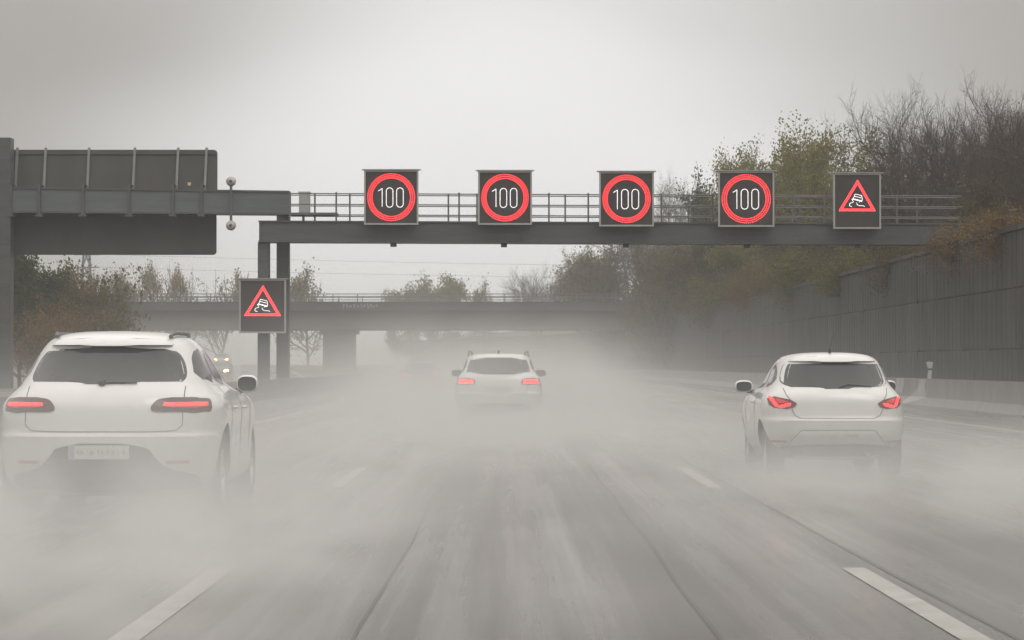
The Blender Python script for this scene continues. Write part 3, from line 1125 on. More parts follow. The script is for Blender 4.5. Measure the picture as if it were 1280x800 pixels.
# right side, above the wall
tree('bare', 1218, 70, 102, 'tall bare dark tree with upswept twigs at the right behind the wall', 190, rz=0.5)
tree('bare_b', 1285, 95, 98, 'bare brownish tree cut by the right edge of the picture', 150, rz=2.0)
tree('bare', 1142, 84, 112, 'tall bare tree with fine dark twigs just right of the warning sign', 170, rz=3.6)
tree('sparse', 1100, 190, 128, 'thin half leafless tree between the warning sign and the tall bare tree', 150)
tree('full', 1008, 146, 172, 'tall yellow green leafy tree behind the gantry on the right', 165, rz=1.0)
tree('full_b', 1068, 200, 150, 'lower olive leafy tree right behind the warning sign', 110)
tree('green', 903, 206, 205, 'dark green narrow tree left of the yellow green tree', 80)
tree('full', 955, 172, 195, 'olive tree with ragged top behind the rightmost speed sign', 125)
tree('bare_b', 848, 198, 255, 'tall thinly leaved tree between the two right speed signs', 105)
tree('bare', 800, 222, 285, 'faint bare tree behind the third speed sign', 90)
tree('brown', 835, 275, 240, 'brown autumn tree under the gantry beam right of the third speed sign', 120)
tree('brown', 770, 292, 290, 'brown autumn tree under the third speed sign', 110)
tree('brown', 885, 290, 215, 'rust brown tree under the gantry beam left of the rightmost speed sign', 110)
tree('full_b', 940, 300, 185, 'greenish bush tree under the rightmost speed sign', 110)
tree('sparse', 722, 303, 330, 'misty half bare tree at the left end of the right tree belt', 80)
tree('brown', 742, 312, 325, 'misty brown tree next to the half bare one in the right tree belt', 80)
tree('bare', 672, 322, 345, 'faint bare tree standing over the bridge right of the middle car', 80)
bush_list = [
    ('bush_l', 1000, 306, 'yellow green shrub leaning over the wall below the rightmost speed sign', 95),
    ('bush_l', 1062, 303, 'yellow green shrub on the wall below the warning sign', 85),
    ('bush_o', 945, 322, 'rusty shrub on the wall top left of the yellow green shrubs', 70),
    ('bush', 900, 338, 'brown shrub on the wall top above the right car', 80),
    ('bush', 850, 352, 'brown shrub on the far wall top near the bridge', 80),
    ('bush', 1125, 294, 'brown shrub on the wall just left of the orange bush', 80),
    ('bush_o', 1212, 268, 'orange brown bush hanging over the wall at the right end of the gantry', 105),
    ('bush_o', 1268, 250, 'dense rusty bush on the wall at the right edge of the picture', 130),
]
for key, px, pt, lab, w_ in bush_list:
    tree(key, px, pt, 14.75 * F_PX / (px - VX), lab, w_, base=4.05, name='shrub', cat='shrub')
rb_ = random.Random(5)
KLAB = {'brown': 'brown leaved autumn tree', 'sparse': 'thinly leaved olive tree', 'full_b': 'full yellow green tree', 'green': 'dark green tree', 'bush': 'low brown shrub', 'bare': 'leafless twiggy tree', 'bare_b': 'nearly leafless tree with few brown leaves'}
kinds = ['brown', 'sparse', 'full_b', 'brown', 'green', 'sparse', 'bush', 'brown']
for i in range(30):
    Y = 92 + i * 7.4
    X = rb_.uniform(15.9, 18.5)
    px = VX + X * F_PX / Y
    hh = rb_.uniform(4.5, 7.5) if Y < 200 else rb_.uniform(6.5, 10.0)
    kd = kinds[i % 8] if Y > 132 else ('bare', 'bush', 'bare_b', 'bush')[i % 4]
    if Y < 132:
        hh = 5.5 if kd != 'bush' else 3.2
    tree(kd, px, VY - (ground_h(X, Y) + hh - CAM_H) * F_PX / Y, Y, KLAB[kd] + ' in the thicket above the right wall', 4.6 * F_PX / Y, group='thicket along the top of the right wall')

# beyond the bridge
tree('full_b', 540, 343, 420, 'broad misty tree behind the bridge above the middle of the road', 105, base=0)
tree('full_b', 515, 350, 415, 'rounded misty tree joined to the left of the broad one behind the bridge', 62, base=0)
tree('slender_b', 608, 346, 400, 'small lone misty tree right of the broad one behind the bridge', 44, base=0)
tree('slender_b', 384, 328, 330, 'slim tree above the bridge right of the low warning sign', 75, base=0)
tree('slender', 271, 337, 330, 'pale yellow tree above the bridge just left of the low warning sign', 80, base=0)
tree('slender', 234, 330, 335, 'narrow pale yellow tree second to the left of the low warning sign', 60, base=0)
tree('slender', 205, 326, 332, 'taller pale yellow tree third to the left of the low warning sign', 75, base=0)
tree('slender_b', 160, 333, 325, 'pale tree next to the large brown tree above the bridge end', 90, base=0)
# left bank
tree('bush', 100, 318, 140, 'brown autumn tree with bare twigs under the large sign', 130, base=0.3, name='tree', cat='tree')
tree('bare_b', 130, 322, 150, 'thin bare tree at the right of the brown group under the large sign', 90, base=0.3)
tree('green', 25, 305, 132, 'dark green tree in the left corner under the large sign', 110, base=0.3)
tree('brown', 62, 322, 136, 'tawny tree between the dark green one and the brown one', 110, base=0.3)
tree('bush_o', 68, 372, 126, 'low yellow brown shrub under the large sign', 90, base=0.2, name='shrub', cat='shrub')
tree('bush', 118, 378, 128, 'low brown shrub at the right foot of the left trees', 100, base=0.2, name='shrub', cat='shrub')

# pylon and wires far away
py_ = thing('power_pylon', 'slim lattice pylon rising behind the left trees under the large sign', 'pylon', ((108 - VX) / F_PX * 360, 360, 0))
b = MB()
Hp = 15.5
for sx in (-1, 1):
    for sy in (-1, 1):
        b.tube([(sx * 1.2, sy * 1.2, -0.5), (sx * 0.35, sy * 0.35, Hp)], 0.09, 4)
for k in range(9):
    z0, z1 = Hp * k / 9, Hp * (k + 1) / 9
    w0, w1 = 1.2 - 0.85 * k / 9, 1.2 - 0.85 * (k + 1) / 9
    for sy in (-1, 1):
        b.tube([(-w0, sy * w0, z0), (w1, sy * w1, z1)], 0.05, 4)
        b.tube([(w0, sy * w0, z0), (-w1, sy * w1, z1)], 0.05, 4)
part('lattice', b, M['rail'], py_)
for zz in (13.4, 15.0):
    part('cross_arm', MB().box(-1.6, 1.6, -0.12, 0.12, zz, zz + 0.14), M['rail'], py_)
for zz, lab in ((13.5, 'lower faint overhead wire crossing the sky below the gantry beam'), (15.1, 'upper faint overhead wire crossing the sky below the gantry beam')):
    x0 = (108 - VX) / F_PX * 360
    P = []
    for i in range(41):
        t_ = i / 40
        P.append((x0 + 150 * t_, 360 + 30 * t_, zz + 0.07 - 2.0 * 4 * t_ * (1 - t_) * 0.5))
    w_ = link('overhead_wire', MB().tube(P, 0.014, 4).mesh('overhead_wire', M['trim']))
    tag(w_, lab, 'wire', 'overhead wires')


# ------------------------------------------------------------------ cars
class Body:
    A, B = 2.0, 3.6

    def __init__(self, rows, Lr=0.75, Lf=1.0):
        # rows: z, half width, rear y, front y
        self.rows = rows
        zs = [r[0] for r in rows]
        self.zs = zs
        self.fW = pchip(zs, [r[1] for r in rows])
        self.fr = pchip(zs, [r[2] for r in rows])
        self.ff = pchip(zs, [r[3] for r in rows])
        self.Lr, self.Lf = Lr, Lf

    def lens(self, z):
        k = self.ff(z) - self.fr(z)
        return min(self.Lr, 0.45 * k), min(self.Lf, 0.45 * k)

    def rear(self, x, z, off=0.0):
        w = self.fW(z)
        lr, _ = self.lens(z)
        u = min(0.998, abs(x) / w)
        t = 1 - (1 - u ** self.B) ** (1 / self.A)
        return Vector((x, self.fr(z) + lr * t - off, z))

    def front(self, x, z, off=0.0):
        w = self.fW(z)
        _, lf = self.lens(z)
        u = min(0.998, abs(x) / w)
        t = 1 - (1 - u ** self.B) ** (1 / self.A)
        return Vector((x, self.ff(z) - lf * t + off, z))

    def side(self, sgn, y, z, off=0.0):
        w = self.fW(z)
        lr, lf = self.lens(z)
        t = 1.0
        if y < self.fr(z) + lr:
            t = max(0.0, (y - self.fr(z)) / lr)
        elif y > self.ff(z) - lf:
            t = max(0.0, (self.ff(z) - y) / lf)
        x = w * (1 - (1 - t) ** self.A) ** (1 / self.B)
        return Vector((sgn * (x + off), y, z))

    def mesh_builder(self, nz=46, nq=16):
        z0, z1 = self.zs[0], self.zs[-1]
        levels = []
        for a, b in zip(self.zs, self.zs[1:]):
            n = max(2, int(round((b - a) / 0.03)))
            levels += [a + (b - a) * i / n for i in range(n)]
        levels.append(z1)
        mb = MB()
        rings = []
        for z in levels:
            w, yr, yf = max(self.fW(z), 0.01), self.fr(z), self.ff(z)
            lr, lf = self.lens(z)
            R = []
            for i in range(nq + 1):
                th = pi / 2 * i / nq
                R.append((w * sin(th) ** (2 / self.B), yr + lr * (1 - cos(th) ** (2 / self.A))))
            ns = 10
            for i in range(1, ns):
                R.append((w, yr + lr + (yf - lf - yr - lr) * i / ns))
            for i in range(nq + 1):
                th = pi / 2 * (1 - i / nq)
                R.append((w * sin(th) ** (2 / self.B), yf - lf * (1 - cos(th) ** (2 / self.A))))
            left = [(-x, y) for x, y in reversed(R[1:-1])]
            rings.append([(x, y, z) for x, y in R + left])
        n = len(rings[0])
        vs = [p for R in rings for p in R]
        fs = []
        for i in range(len(rings) - 1):
            for k in range(n):
                fs.append((i * n + k, i * n + (k + 1) % n, (i + 1) * n + (k + 1) % n, (i + 1) * n + k))
        fs.append(tuple(range(n)))
        fs.append(tuple((len(rings) - 1) * n + k for k in range(n)))
        mb.add(vs, fs)
        return mb


def scan(poly, v):
    xs_ = []
    n = len(poly)
    for i in range(n):
        (x0, z0), (x1, z1) = poly[i], poly[(i + 1) % n]
        if (z0 <= v < z1) or (z1 <= v < z0):
            xs_.append(x0 + (x1 - x0) * (v - z0) / (z1 - z0))
    return (min(xs_), max(xs_)) if len(xs_) >= 2 else None


def patch(fmap, poly, off=0.004, depth=0.02, rows=None, cols=14):
    """a plate that follows the body surface: outline in surface coordinates, front proud by off, edges turned in"""
    z0, z1 = min(p[1] for p in poly), max(p[1] for p in poly)
    rows = rows or max(6, int((z1 - z0) / 0.025))
    e = (z1 - z0) * 1e-3
    b = MB()
    G = []
    for i in range(rows + 1):
        v = z0 + e + (z1 - z0 - 2 * e) * i / rows
        s = scan(poly, v)
        if s is None:
            continue
        G.append([(s[0] + (s[1] - s[0]) * j / cols, v) for j in range(cols + 1)])
    vs = [fmap(u, v, off) for R in G for u, v in R]
    m = len(vs)
    vs += [fmap(u, v, off - depth) for R in G for u, v in R]
    nc = cols + 1
    fs = []
    for i in range(len(G) - 1):
        for j in range(cols):
            fs.append((i * nc + j, i * nc + j + 1, (i + 1) * nc + j + 1, (i + 1) * nc + j))
    rim = [(0, j) for j in range(nc)] + [(i, nc - 1) for i in range(1, len(G))] + [(len(G) - 1, j) for j in range(nc - 2, -1, -1)] + [(i, 0) for i in range(len(G) - 2, 0, -1)]
    for (a, b_), (c, d) in zip(rim, rim[1:] + rim[:1]):
        fs.append((a * nc + b_, c * nc + d, m + c * nc + d, m + a * nc + b_))
    return b.add(vs, fs)


def seam(fmap, pts, r=0.004, off=0.001, n=40):
    P = []
    for (u0, v0), (u1, v1) in zip(pts, pts[1:]):
        k = max(2, int(math.hypot(u1 - u0, v1 - v0) / 0.03))
        P += [fmap(u0 + (u1 - u0) * i / k, v0 + (v1 - v0) * i / k, off) for i in range(k)]
    P.append(fmap(*pts[-1], off))
    return MB().tube(P, r, 5)


def cut_arches(me, axles, radius, wheel_z, half, dark):
    ob = bpy.data.objects.new('tmp', me)
    COL.objects.link(ob)
    me.materials.append(dark)
    cuts = []
    for y in axles:
        for s in (-1, 1):
            b = MB()
            n = 40
            P = [(y + radius * cos(2 * pi * k / n), wheel_z + radius * sin(2 * pi * k / n)) for k in range(n)]
            b.prism(P, 'x', s * (half - 0.36), s * (half + 0.3))
            cm = b.mesh('tmpcut', dark)
            co = bpy.data.objects.new('tmpcut', cm)
            COL.objects.link(co)
            cuts.append(co)
            md = ob.modifiers.new('b', 'BOOLEAN')
            md.operation = 'DIFFERENCE'
            md.object = co
            md.solver = 'EXACT'
            md.material_mode = 'TRANSFER'
    bpy.context.view_layer.update()
    dg = bpy.context.evaluated_depsgraph_get()
    res = bpy.data.meshes.new_from_object(ob.evaluated_get(dg))
    bpy.data.objects.remove(ob)
    for c in cuts:
        bpy.data.objects.remove(c)
    bm = bmesh.new()
    bm.from_mesh(res)
    for f in bm.faces:
        f.smooth = True
    for e in bm.edges:
        e.smooth = not (len(e.link_faces) == 2 and e.calc_face_angle(0) > radians(32))
    bm.to_mesh(res)
    bm.free()
    return res


def wheel(parent, x, y, R, width, sgn):
    t = part('wheel', MB().lathe_x([(-width / 2 + 0.01, R * 0.62), (-width / 2, R * 0.70), (-width / 2, R * 0.92), (-width / 2 + 0.03, R * 0.985), (-width / 4, R), (width / 4, R), (width / 2 - 0.03, R * 0.985), (width / 2, R * 0.92), (width / 2, R * 0.70), (width / 2 - 0.01, R * 0.62), (-width / 2 + 0.01, R * 0.62)], 36), M['rubber'], parent, True)
    t.location = (x, y, R)
    rb = MB()
    o = sgn * (width / 2 - 0.02)
    rb.lathe_x([(o - sgn * 0.12, 0.02), (o - sgn * 0.12, R * 0.60), (o, R * 0.64), (o + sgn * 0.008, R * 0.61), (o - sgn * 0.02, R * 0.58)], 30)
    for k in range(5):
        a = 2 * pi * k / 5
        ca, sa = cos(a), sin(a)
        for da in (-0.14, 0.14):
            c2, s2 = cos(a + da), sin(a + da)
            rb.tube([(o - sgn * 0.02, R * 0.08 * ca, R * 0.08 * sa), (o - sgn * 0.012, R * 0.6 * c2, R * 0.6 * s2)], 0.018, 5)
    rb.sphere((o - sgn * 0.01, 0, 0), 0.02, R * 0.13, R * 0.13, 12, 6)
    part('rim', rb, M['rim'], t, True)
    return t


def mirror(parent, body, sgn, y, z, size, paint, glass_side=-1):
    base = body.side(sgn, y, z, 0.0)
    w, d, h = size
    c = base + Vector((sgn * (0.025 + w / 2), 0, 0.05))
    b = MB().sphere((c.x, c.y, c.z), w / 2, d / 2, h / 2, 18, 12, 0.72)
    m = part('door_mirror', b, paint, parent, True)
    a = MB().tube([base + Vector((-sgn * 0.03, 0, -0.03)), base + Vector((sgn * 0.05, 0, -0.01)), c + Vector((-sgn * w * 0.2, 0, -h * 0.35))], 0.028, 8)
    part('mirror_arm', a, M['plastic'], m, True)
    g = MB()
    P = [(c.x + (w * 0.43) * math.copysign(abs(cos(t)) ** 0.7, cos(t)), c.z + (h * 0.40) * math.copysign(abs(sin(t)) ** 0.7, sin(t))) for t in [2 * pi * k / 20 for k in range(20)]]
    g.prism(P, 'y', c.y - d / 2 - 0.004, c.y - d / 2 + 0.03)
    part('mirror_glass', g, M['glass'], m)
    return m


def mirror_poly(poly):
    return [(-x, z) for x, z in reversed(poly)]


def shift(poly, dx, dz_):
    return [(x + dx, z + dz_) for x, z in poly]


def lamp_pair(t, body, poly, lit_polys, glass, lit, sub='lit_strip'):
    for s in (1, -1):
        P = poly if s > 0 else mirror_poly(poly)
        L = part('tail_light', patch(body.rear, P, 0.010, 0.03, rows=12, cols=20), glass, t, True)
        for q, mname in lit_polys:
            Q = q if s > 0 else mirror_poly(q)
            part(sub, patch(body.rear, Q, 0.016, 0.02, rows=8, cols=18), M[mname], L, True)


def plate(t, body, x, z, w=0.52, h=0.11, off=0.012, band=False):
    P = [(x - w / 2, z - h / 2), (x + w / 2, z - h / 2), (x + w / 2, z + h / 2), (x - w / 2, z + h / 2)]
    p = part('number_plate', patch(body.rear, P, off, 0.02, 4, 10), M['plate'], t)
    g = random.Random(int(abs(x) * 1000) + int(z * 100))
    sm = MB()
    u = x - w * 0.38
    while u < x + w * 0.40:
        ww = g.uniform(0.018, 0.036)
        if g.random() < 0.82:
            q = patch(body.rear, [(u, z - h * g.uniform(0.18, 0.30)), (u + ww, z - h * 0.24), (u + ww, z + h * g.uniform(0.16, 0.30)), (u, z + h * 0.26)], off + 0.003, 0.006, 2, 2)
            sm.add(q.v, q.f)
        u += ww + g.uniform(0.008, 0.022)
    part('plate_grime', sm, M['plateink'], p)
    if not band:
        return p
    B_ = [(x - w / 2 + 0.008, z - h / 2 + 0.008), (x - w / 2 + 0.05, z - h / 2 + 0.008), (x - w / 2 + 0.05, z + h / 2 - 0.008), (x - w / 2 + 0.008, z + h / 2 - 0.008)]
    part('blue_band', patch(body.rear, B_, off + 0.004, 0.01, 3, 3), M['plateblue'], p)
    return p


def build_car(name, label, loc, body, spec):
    t = thing(name, label, 'car', loc)
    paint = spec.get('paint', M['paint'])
    me = body.mesh_builder().mesh('body', paint, True)
    me = cut_arches(me, spec['axles'], spec['arch'], spec['wr'], spec['half'], M['plastic'])
    link('body', me, t)
    for y in spec['axles']:
        for s in (-1, 1):
            wheel(t, s * (spec['half'] - 0.165), y, spec['wr'], spec.get('tw', 0.22), s)
    for s in (-1, 1):
        for poly in spec['side_windows']:
            part('side_window', patch(lambda u, v, o, s=s: body.side(s, u, v, o), poly, 0.004, 0.02, 10, 16), M['glass'], t, True)
        for pts in spec.get('side_seams', []):
            part('panel_gap', seam(lambda u, v, o, s=s: body.side(s, u, v, o), pts, 0.0022), M['softgap'], t)
        for (y, z) in spec.get('handles', []):
            b = MB()
            q = [body.side(s, y + d, z, 0.03 if 0 < k < 3 else 0.0) for k, d in enumerate((-0.10, -0.07, 0.07, 0.10))]
            b.tube(q, 0.014, 6)
            part('door_handle', b, paint, t, True)
    part('rear_window', patch(body.rear, spec['rear_window'], 0.004, 0.02, 16, 24), M['glass'], t, True)
    ws = spec.get('windscreen')
    if ws:
        part('windscreen', patch(lambda u, v, o: body.front(u, v, o), ws, 0.004, 0.02, 12, 20), M['glass'], t, True)
        for s in (-1, 1):
            P = spec['headlight'] if s > 0 else mirror_poly(spec['headlight'])
            part('headlight', patch(lambda u, v, o: body.front(u, v, o), P, 0.006, 0.02, 8, 10), spec.get('hl_mat', M['clearlamp']), t, True)
    return t


# --- white SUV on the left
suv = Body([
    (0.20, 0.78, 0.34, 4.30), (0.28, 0.895, 0.16, 4.50), (0.40, 0.935, 0.05, 4.62), (0.55, 0.94, 0.005, 4.68), (0.705, 0.945, 0.0, 4.67), (0.735, 0.948, 0.035, 4.66),
    (0.85, 0.955, 0.05, 4.60), (0.95, 0.945, 0.065, 4.45), (1.03, 0.900, 0.10, 4.10), (1.08, 0.850, 0.135, 3.60), (1.13, 0.805, 0.18, 3.35), (1.22, 0.765, 0.27, 3.15),
    (1.34, 0.712, 0.39, 2.85), (1.44, 0.660, 0.47, 2.55), (1.49, 0.622, 0.50, 2.35), (1.535, 0.560, 0.56, 2.15), (1.565, 0.47, 0.68, 2.00), (1.585, 0.33, 0.86, 1.85), (1.592, 0.12, 1.05, 1.70)], 0.80, 1.1)
spec = dict(axles=(0.95, 3.76), arch=0.43, wr=0.37, half=0.955, tw=0.26,
            rear_window=chaikin([(-0.56, 1.14), (0.56, 1.14), (0.665, 1.17), (0.62, 1.34), (0.52, 1.455), (-0.52, 1.455), (-0.62, 1.34), (-0.665, 1.17)], 2),
            side_windows=[chaikin([(0.58, 1.17), (1.40, 1.14), (1.38, 1.45), (0.92, 1.43)], 1), chaikin([(1.46, 1.14), (2.22, 1.12), (2.20, 1.46), (1.45, 1.45)], 1), chaikin([(2.29, 1.12), (3.02, 1.10), (2.62, 1.38), (2.28, 1.46)], 1)],
            side_seams=[[(1.42, 1.12), (1.40, 0.9), (1.28, 0.6), (1.30, 0.42)], [(2.25, 1.12), (2.25, 0.4)], [(3.10, 1.08), (3.12, 0.5)], [(1.30, 0.42), (3.1, 0.42)]],
            handles=[(1.55, 0.93), (2.40, 0.92)],
            windscreen=chaikin([(-0.62, 1.12), (0.62, 1.12), (0.52, 1.46), (-0.52, 1.46)], 1),
            headlight=chaikin([(0.50, 0.78), (0.80, 0.82), (0.82, 0.95), (0.55, 0.92)], 1))
SUVZ = 23.85
t = build_car('suv', 'large white SUV with glowing red tail lights in the left lane', ((127 - VX) / F_PX * SUVZ, SUVZ, 0), suv, spec)
tl = chaikin([(0.395, 0.930), (0.43, 0.905), (0.86, 0.895), (0.872, 0.93), (0.862, 1.005), (0.82, 1.030), (0.47, 1.030), (0.41, 0.975)], 1)
lamp_pair(t, suv, tl, [(chaikin([(0.50, 0.945), (0.845, 0.94), (0.845, 0.995), (0.51, 0.990)], 1), 'redsoft'), ([(0.50, 0.962), (0.60, 0.962), (0.60, 0.986), (0.51, 0.986)], 'redlit'), ([(0.615, 0.962), (0.842, 0.962), (0.838, 0.988), (0.615, 0.988)], 'redlit')], M['smoke'], None)
part('panel_gap', seam(suv.rear, [(-0.655, 1.12), (-0.658, 1.02), (-0.655, 0.9), (-0.655, 0.80), (-0.60, 0.752), (-0.40, 0.745), (0.40, 0.745), (0.60, 0.752), (0.655, 0.80), (0.655, 0.9), (0.658, 1.02), (0.655, 1.12)], 0.0038), M['gap'], t)
part('bumper_lower', patch(suv.rear, chaikin([(-0.74, 0.23), (0.74, 0.23), (0.80, 0.30), (0.76, 0.395), (0.56, 0.425), (0.46, 0.50), (0.36, 0.648), (-0.36, 0.648), (-0.46, 0.50), (-0.56, 0.425), (-0.76, 0.395), (-0.80, 0.30)], 1), 0.006, 0.03, 18, 24), M['plastic'], t, True)
pl = plate(t, suv, -0.02, 0.575, 0.50, 0.115, 0.02, True)
for s in (-1, 1):
    part('reflector', patch(suv.rear, [(s * 0.62 - 0.09, 0.48), (s * 0.62 + 0.09, 0.48), (s * 0.62 + 0.09, 0.505), (s * 0.62 - 0.09, 0.505)], 0.012, 0.02, 3, 6), M['reflector'], t)
    b = MB()
    P = []
    for k in range(25):
        q = k / 24
        e = min(1.0, 7 * min(q, 1 - q))
        P.append((s * (0.535 - 0.05 * (2 * q - 1) ** 2), 0.74 + 1.36 * q, 1.540 + 0.030 * sqrt(e)))
    b.tube(P, 0.016, 8)
    part('roof_rail', b, M['rail'], t, True)
b = seam(suv.rear, [(-0.02, 1.150), (0.10, 1.158), (0.27, 1.155)], 0.012, 0.02)
b.add(*(lambda w_: (w_.v, w_.f))(MB().sphere(tuple(suv.rear(-0.02, 1.15, 0.02)), 0.035, 0.03, 0.03, 10, 6)))
part('rear_wiper', b, M['plastic'], t)
part('spoiler', patch(suv.rear, chaikin([(-0.50, 1.46), (0.50, 1.46), (0.53, 1.475), (0.46, 1.525), (-0.46, 1.525), (-0.53, 1.475)], 1), 0.06, 0.10, 8, 20), M['paint'], t, True)
mirror(t, suv, 1, 2.93, 1.075, (0.20, 0.16, 0.165), M['paint'])
mirror(t, suv, -1, 2.93, 1.075, (0.20, 0.16, 0.165), M['paint'])

# --- white hatchback on the right
hat = Body([
    (0.20, 0.66, 0.34, 3.75), (0.30, 0.76, 0.20, 3.92), (0.40, 0.815, 0.06, 4.0), (0.52, 0.835, 0.005, 4.04), (0.66, 0.842, 0.0, 4.04), (0.69, 0.842, 0.03, 4.03),
    (0.80, 0.840, 0.05, 3.96), (0.88, 0.825, 0.06, 3.80), (0.95, 0.790, 0.085, 3.50), (1.00, 0.745, 0.12, 3.10), (1.06, 0.700, 0.17, 2.92), (1.15, 0.660, 0.24, 2.72),
    (1.26, 0.618, 0.32, 2.45), (1.34, 0.575, 0.375, 2.22), (1.38, 0.535, 0.41, 2.08), (1.41, 0.475, 0.46, 1.95), (1.432, 0.37, 0.58, 1.82), (1.445, 0.22, 0.78, 1.65), (1.448, 0.08, 0.95, 1.5)], 0.70, 0.95)
HZ = 33.0
spec = dict(axles=(0.72, 3.18), arch=0.36, wr=0.31, half=0.845, tw=0.205,
            rear_window=chaikin([(-0.46, 1.025), (0.46, 1.025), (0.62, 1.075), (0.62, 1.16), (0.565, 1.315), (0.50, 1.33), (-0.50, 1.33), (-0.565, 1.315), (-0.62, 1.16), (-0.62, 1.075)], 2),
            side_windows=[chaikin([(0.62, 1.08), (1.42, 1.03), (1.42, 1.31), (0.92, 1.29)], 1), chaikin([(1.50, 1.03), (2.60, 0.99), (2.18, 1.28), (1.50, 1.32)], 1)],
            side_seams=[[(1.46, 1.02), (1.44, 0.75), (1.40, 0.40)], [(2.62, 0.99), (2.64, 0.45)], [(1.40, 0.40), (2.62, 0.40)]],
            handles=[(1.62, 0.86)],
            windscreen=chaikin([(-0.56, 1.03), (0.56, 1.03), (0.47, 1.32), (-0.47, 1.32)], 1),
            headlight=chaikin([(0.42, 0.68), (0.70, 0.70), (0.72, 0.84), (0.48, 0.80)], 1))
t = build_car('hatchback', 'white hatchback with V shaped red tail lights in the right lane', ((1048 - VX) / F_PX * HZ, HZ, 0), hat, spec)
tl = [(0.445, 0.878), (0.515, 0.790), (0.755, 0.795), (0.785, 0.955)]
lit = [([(0.585, 0.862), (0.635, 0.825), (0.72, 0.825), (0.69, 0.850), (0.645, 0.852), (0.610, 0.880)], 'redlit')]
lamp_pair(t, hat, chaikin(tl, 1), [([(0.53, 0.858), (0.545, 0.828), (0.640, 0.803), (0.672, 0.818), (0.648, 0.835), (0.575, 0.858)], 'redlit'), ([(0.640, 0.803), (0.700, 0.815), (0.762, 0.925), (0.755, 0.945), (0.725, 0.925), (0.668, 0.835)], 'redlit'), ([(0.55, 0.870), (0.66, 0.855), (0.70, 0.905), (0.66, 0.912)], 'redsoft')], M['redglass'], None)
part('panel_gap', seam(hat.rear, [(-0.60, 1.03), (-0.58, 0.96), (-0.54, 0.90)], 0.004), M['gap'], t)
part('panel_gap', seam(hat.rear, [(0.60, 1.03), (0.58, 0.96), (0.54, 0.90)], 0.004), M['gap'], t)
part('panel_gap', seam(hat.rear, [(-0.52, 0.79), (-0.49, 0.72), (-0.42, 0.685), (0.42, 0.685), (0.49, 0.72), (0.52, 0.79)], 0.0045), M['gap'], t)
part('plate_recess', patch(hat.rear, [(-0.56, 0.392), (0.56, 0.392), (0.42, 0.545), (-0.42, 0.545)], 0.003, 0.02, 8, 18), mat('recessed_white_paint', (0.66, 0.66, 0.65), 0.4, coat=0.3, var=0.05), t, True)
part('panel_gap', seam(hat.rear, [(-0.56, 0.392), (-0.42, 0.548), (0.42, 0.548), (0.56, 0.392)], 0.005), M['gap'], t)
plate(t, hat, 0.0, 0.48, 0.52, 0.11, 0.010)
part('bumper_lower', patch(hat.rear, chaikin([(-0.58, 0.24), (0.58, 0.24), (0.66, 0.33), (0.60, 0.385), (-0.60, 0.385), (-0.66, 0.33)], 1), 0.006, 0.03, 10, 22), M['plastic'], t, True)
for s in (-1, 1):
    part('reflector', patch(hat.rear, [(s * 0.66 - 0.085, 0.405), (s * 0.66 + 0.085, 0.405), (s * 0.66 + 0.085, 0.428), (s * 0.66 - 0.085, 0.428)], 0.012, 0.02, 3, 6), M['reflector'], t)
part('brake_light', patch(hat.rear, [(-0.15, 1.342), (0.15, 1.342), (0.15, 1.362), (-0.15, 1.362)], 0.012, 0.02, 3, 8), M['smoke'], t)
part('spoiler', patch(hat.rear, chaikin([(-0.50, 1.335), (0.50, 1.335), (0.52, 1.35), (0.43, 1.405), (-0.43, 1.405), (-0.52, 1.35)], 1), 0.05, 0.09, 8, 20), M['paint'], t, True)
b = seam(hat.rear, [(0.02, 1.043), (0.12, 1.078), (0.40, 1.055)], 0.010, 0.02)
part('rear_wiper', b, M['plastic'], t)
b = MB().tube([(-0.03, 0.62, 1.42), (-0.03, 0.60, 1.50)], 0.018, 8, r_end=0.010)
b.tube([(-0.03, 0.60, 1.49), (-0.005, 0.42, 1.66)], 0.006, 6, r_end=0.004)
part('antenna', b, M['plastic'], t, True)
b = MB().tube([(0.35, 0.05, 0.27), (0.35, 0.40, 0.27)], 0.035, 10)
part('exhaust_tip', b, M['trim'], t, True)
mirror(t, hat, -1, 2.45, 0.985, (0.22, 0.14, 0.15), M['paint'])
mirror(t, hat, 1, 2.45, 0.985, (0.22, 0.14, 0.15), M['paint'])

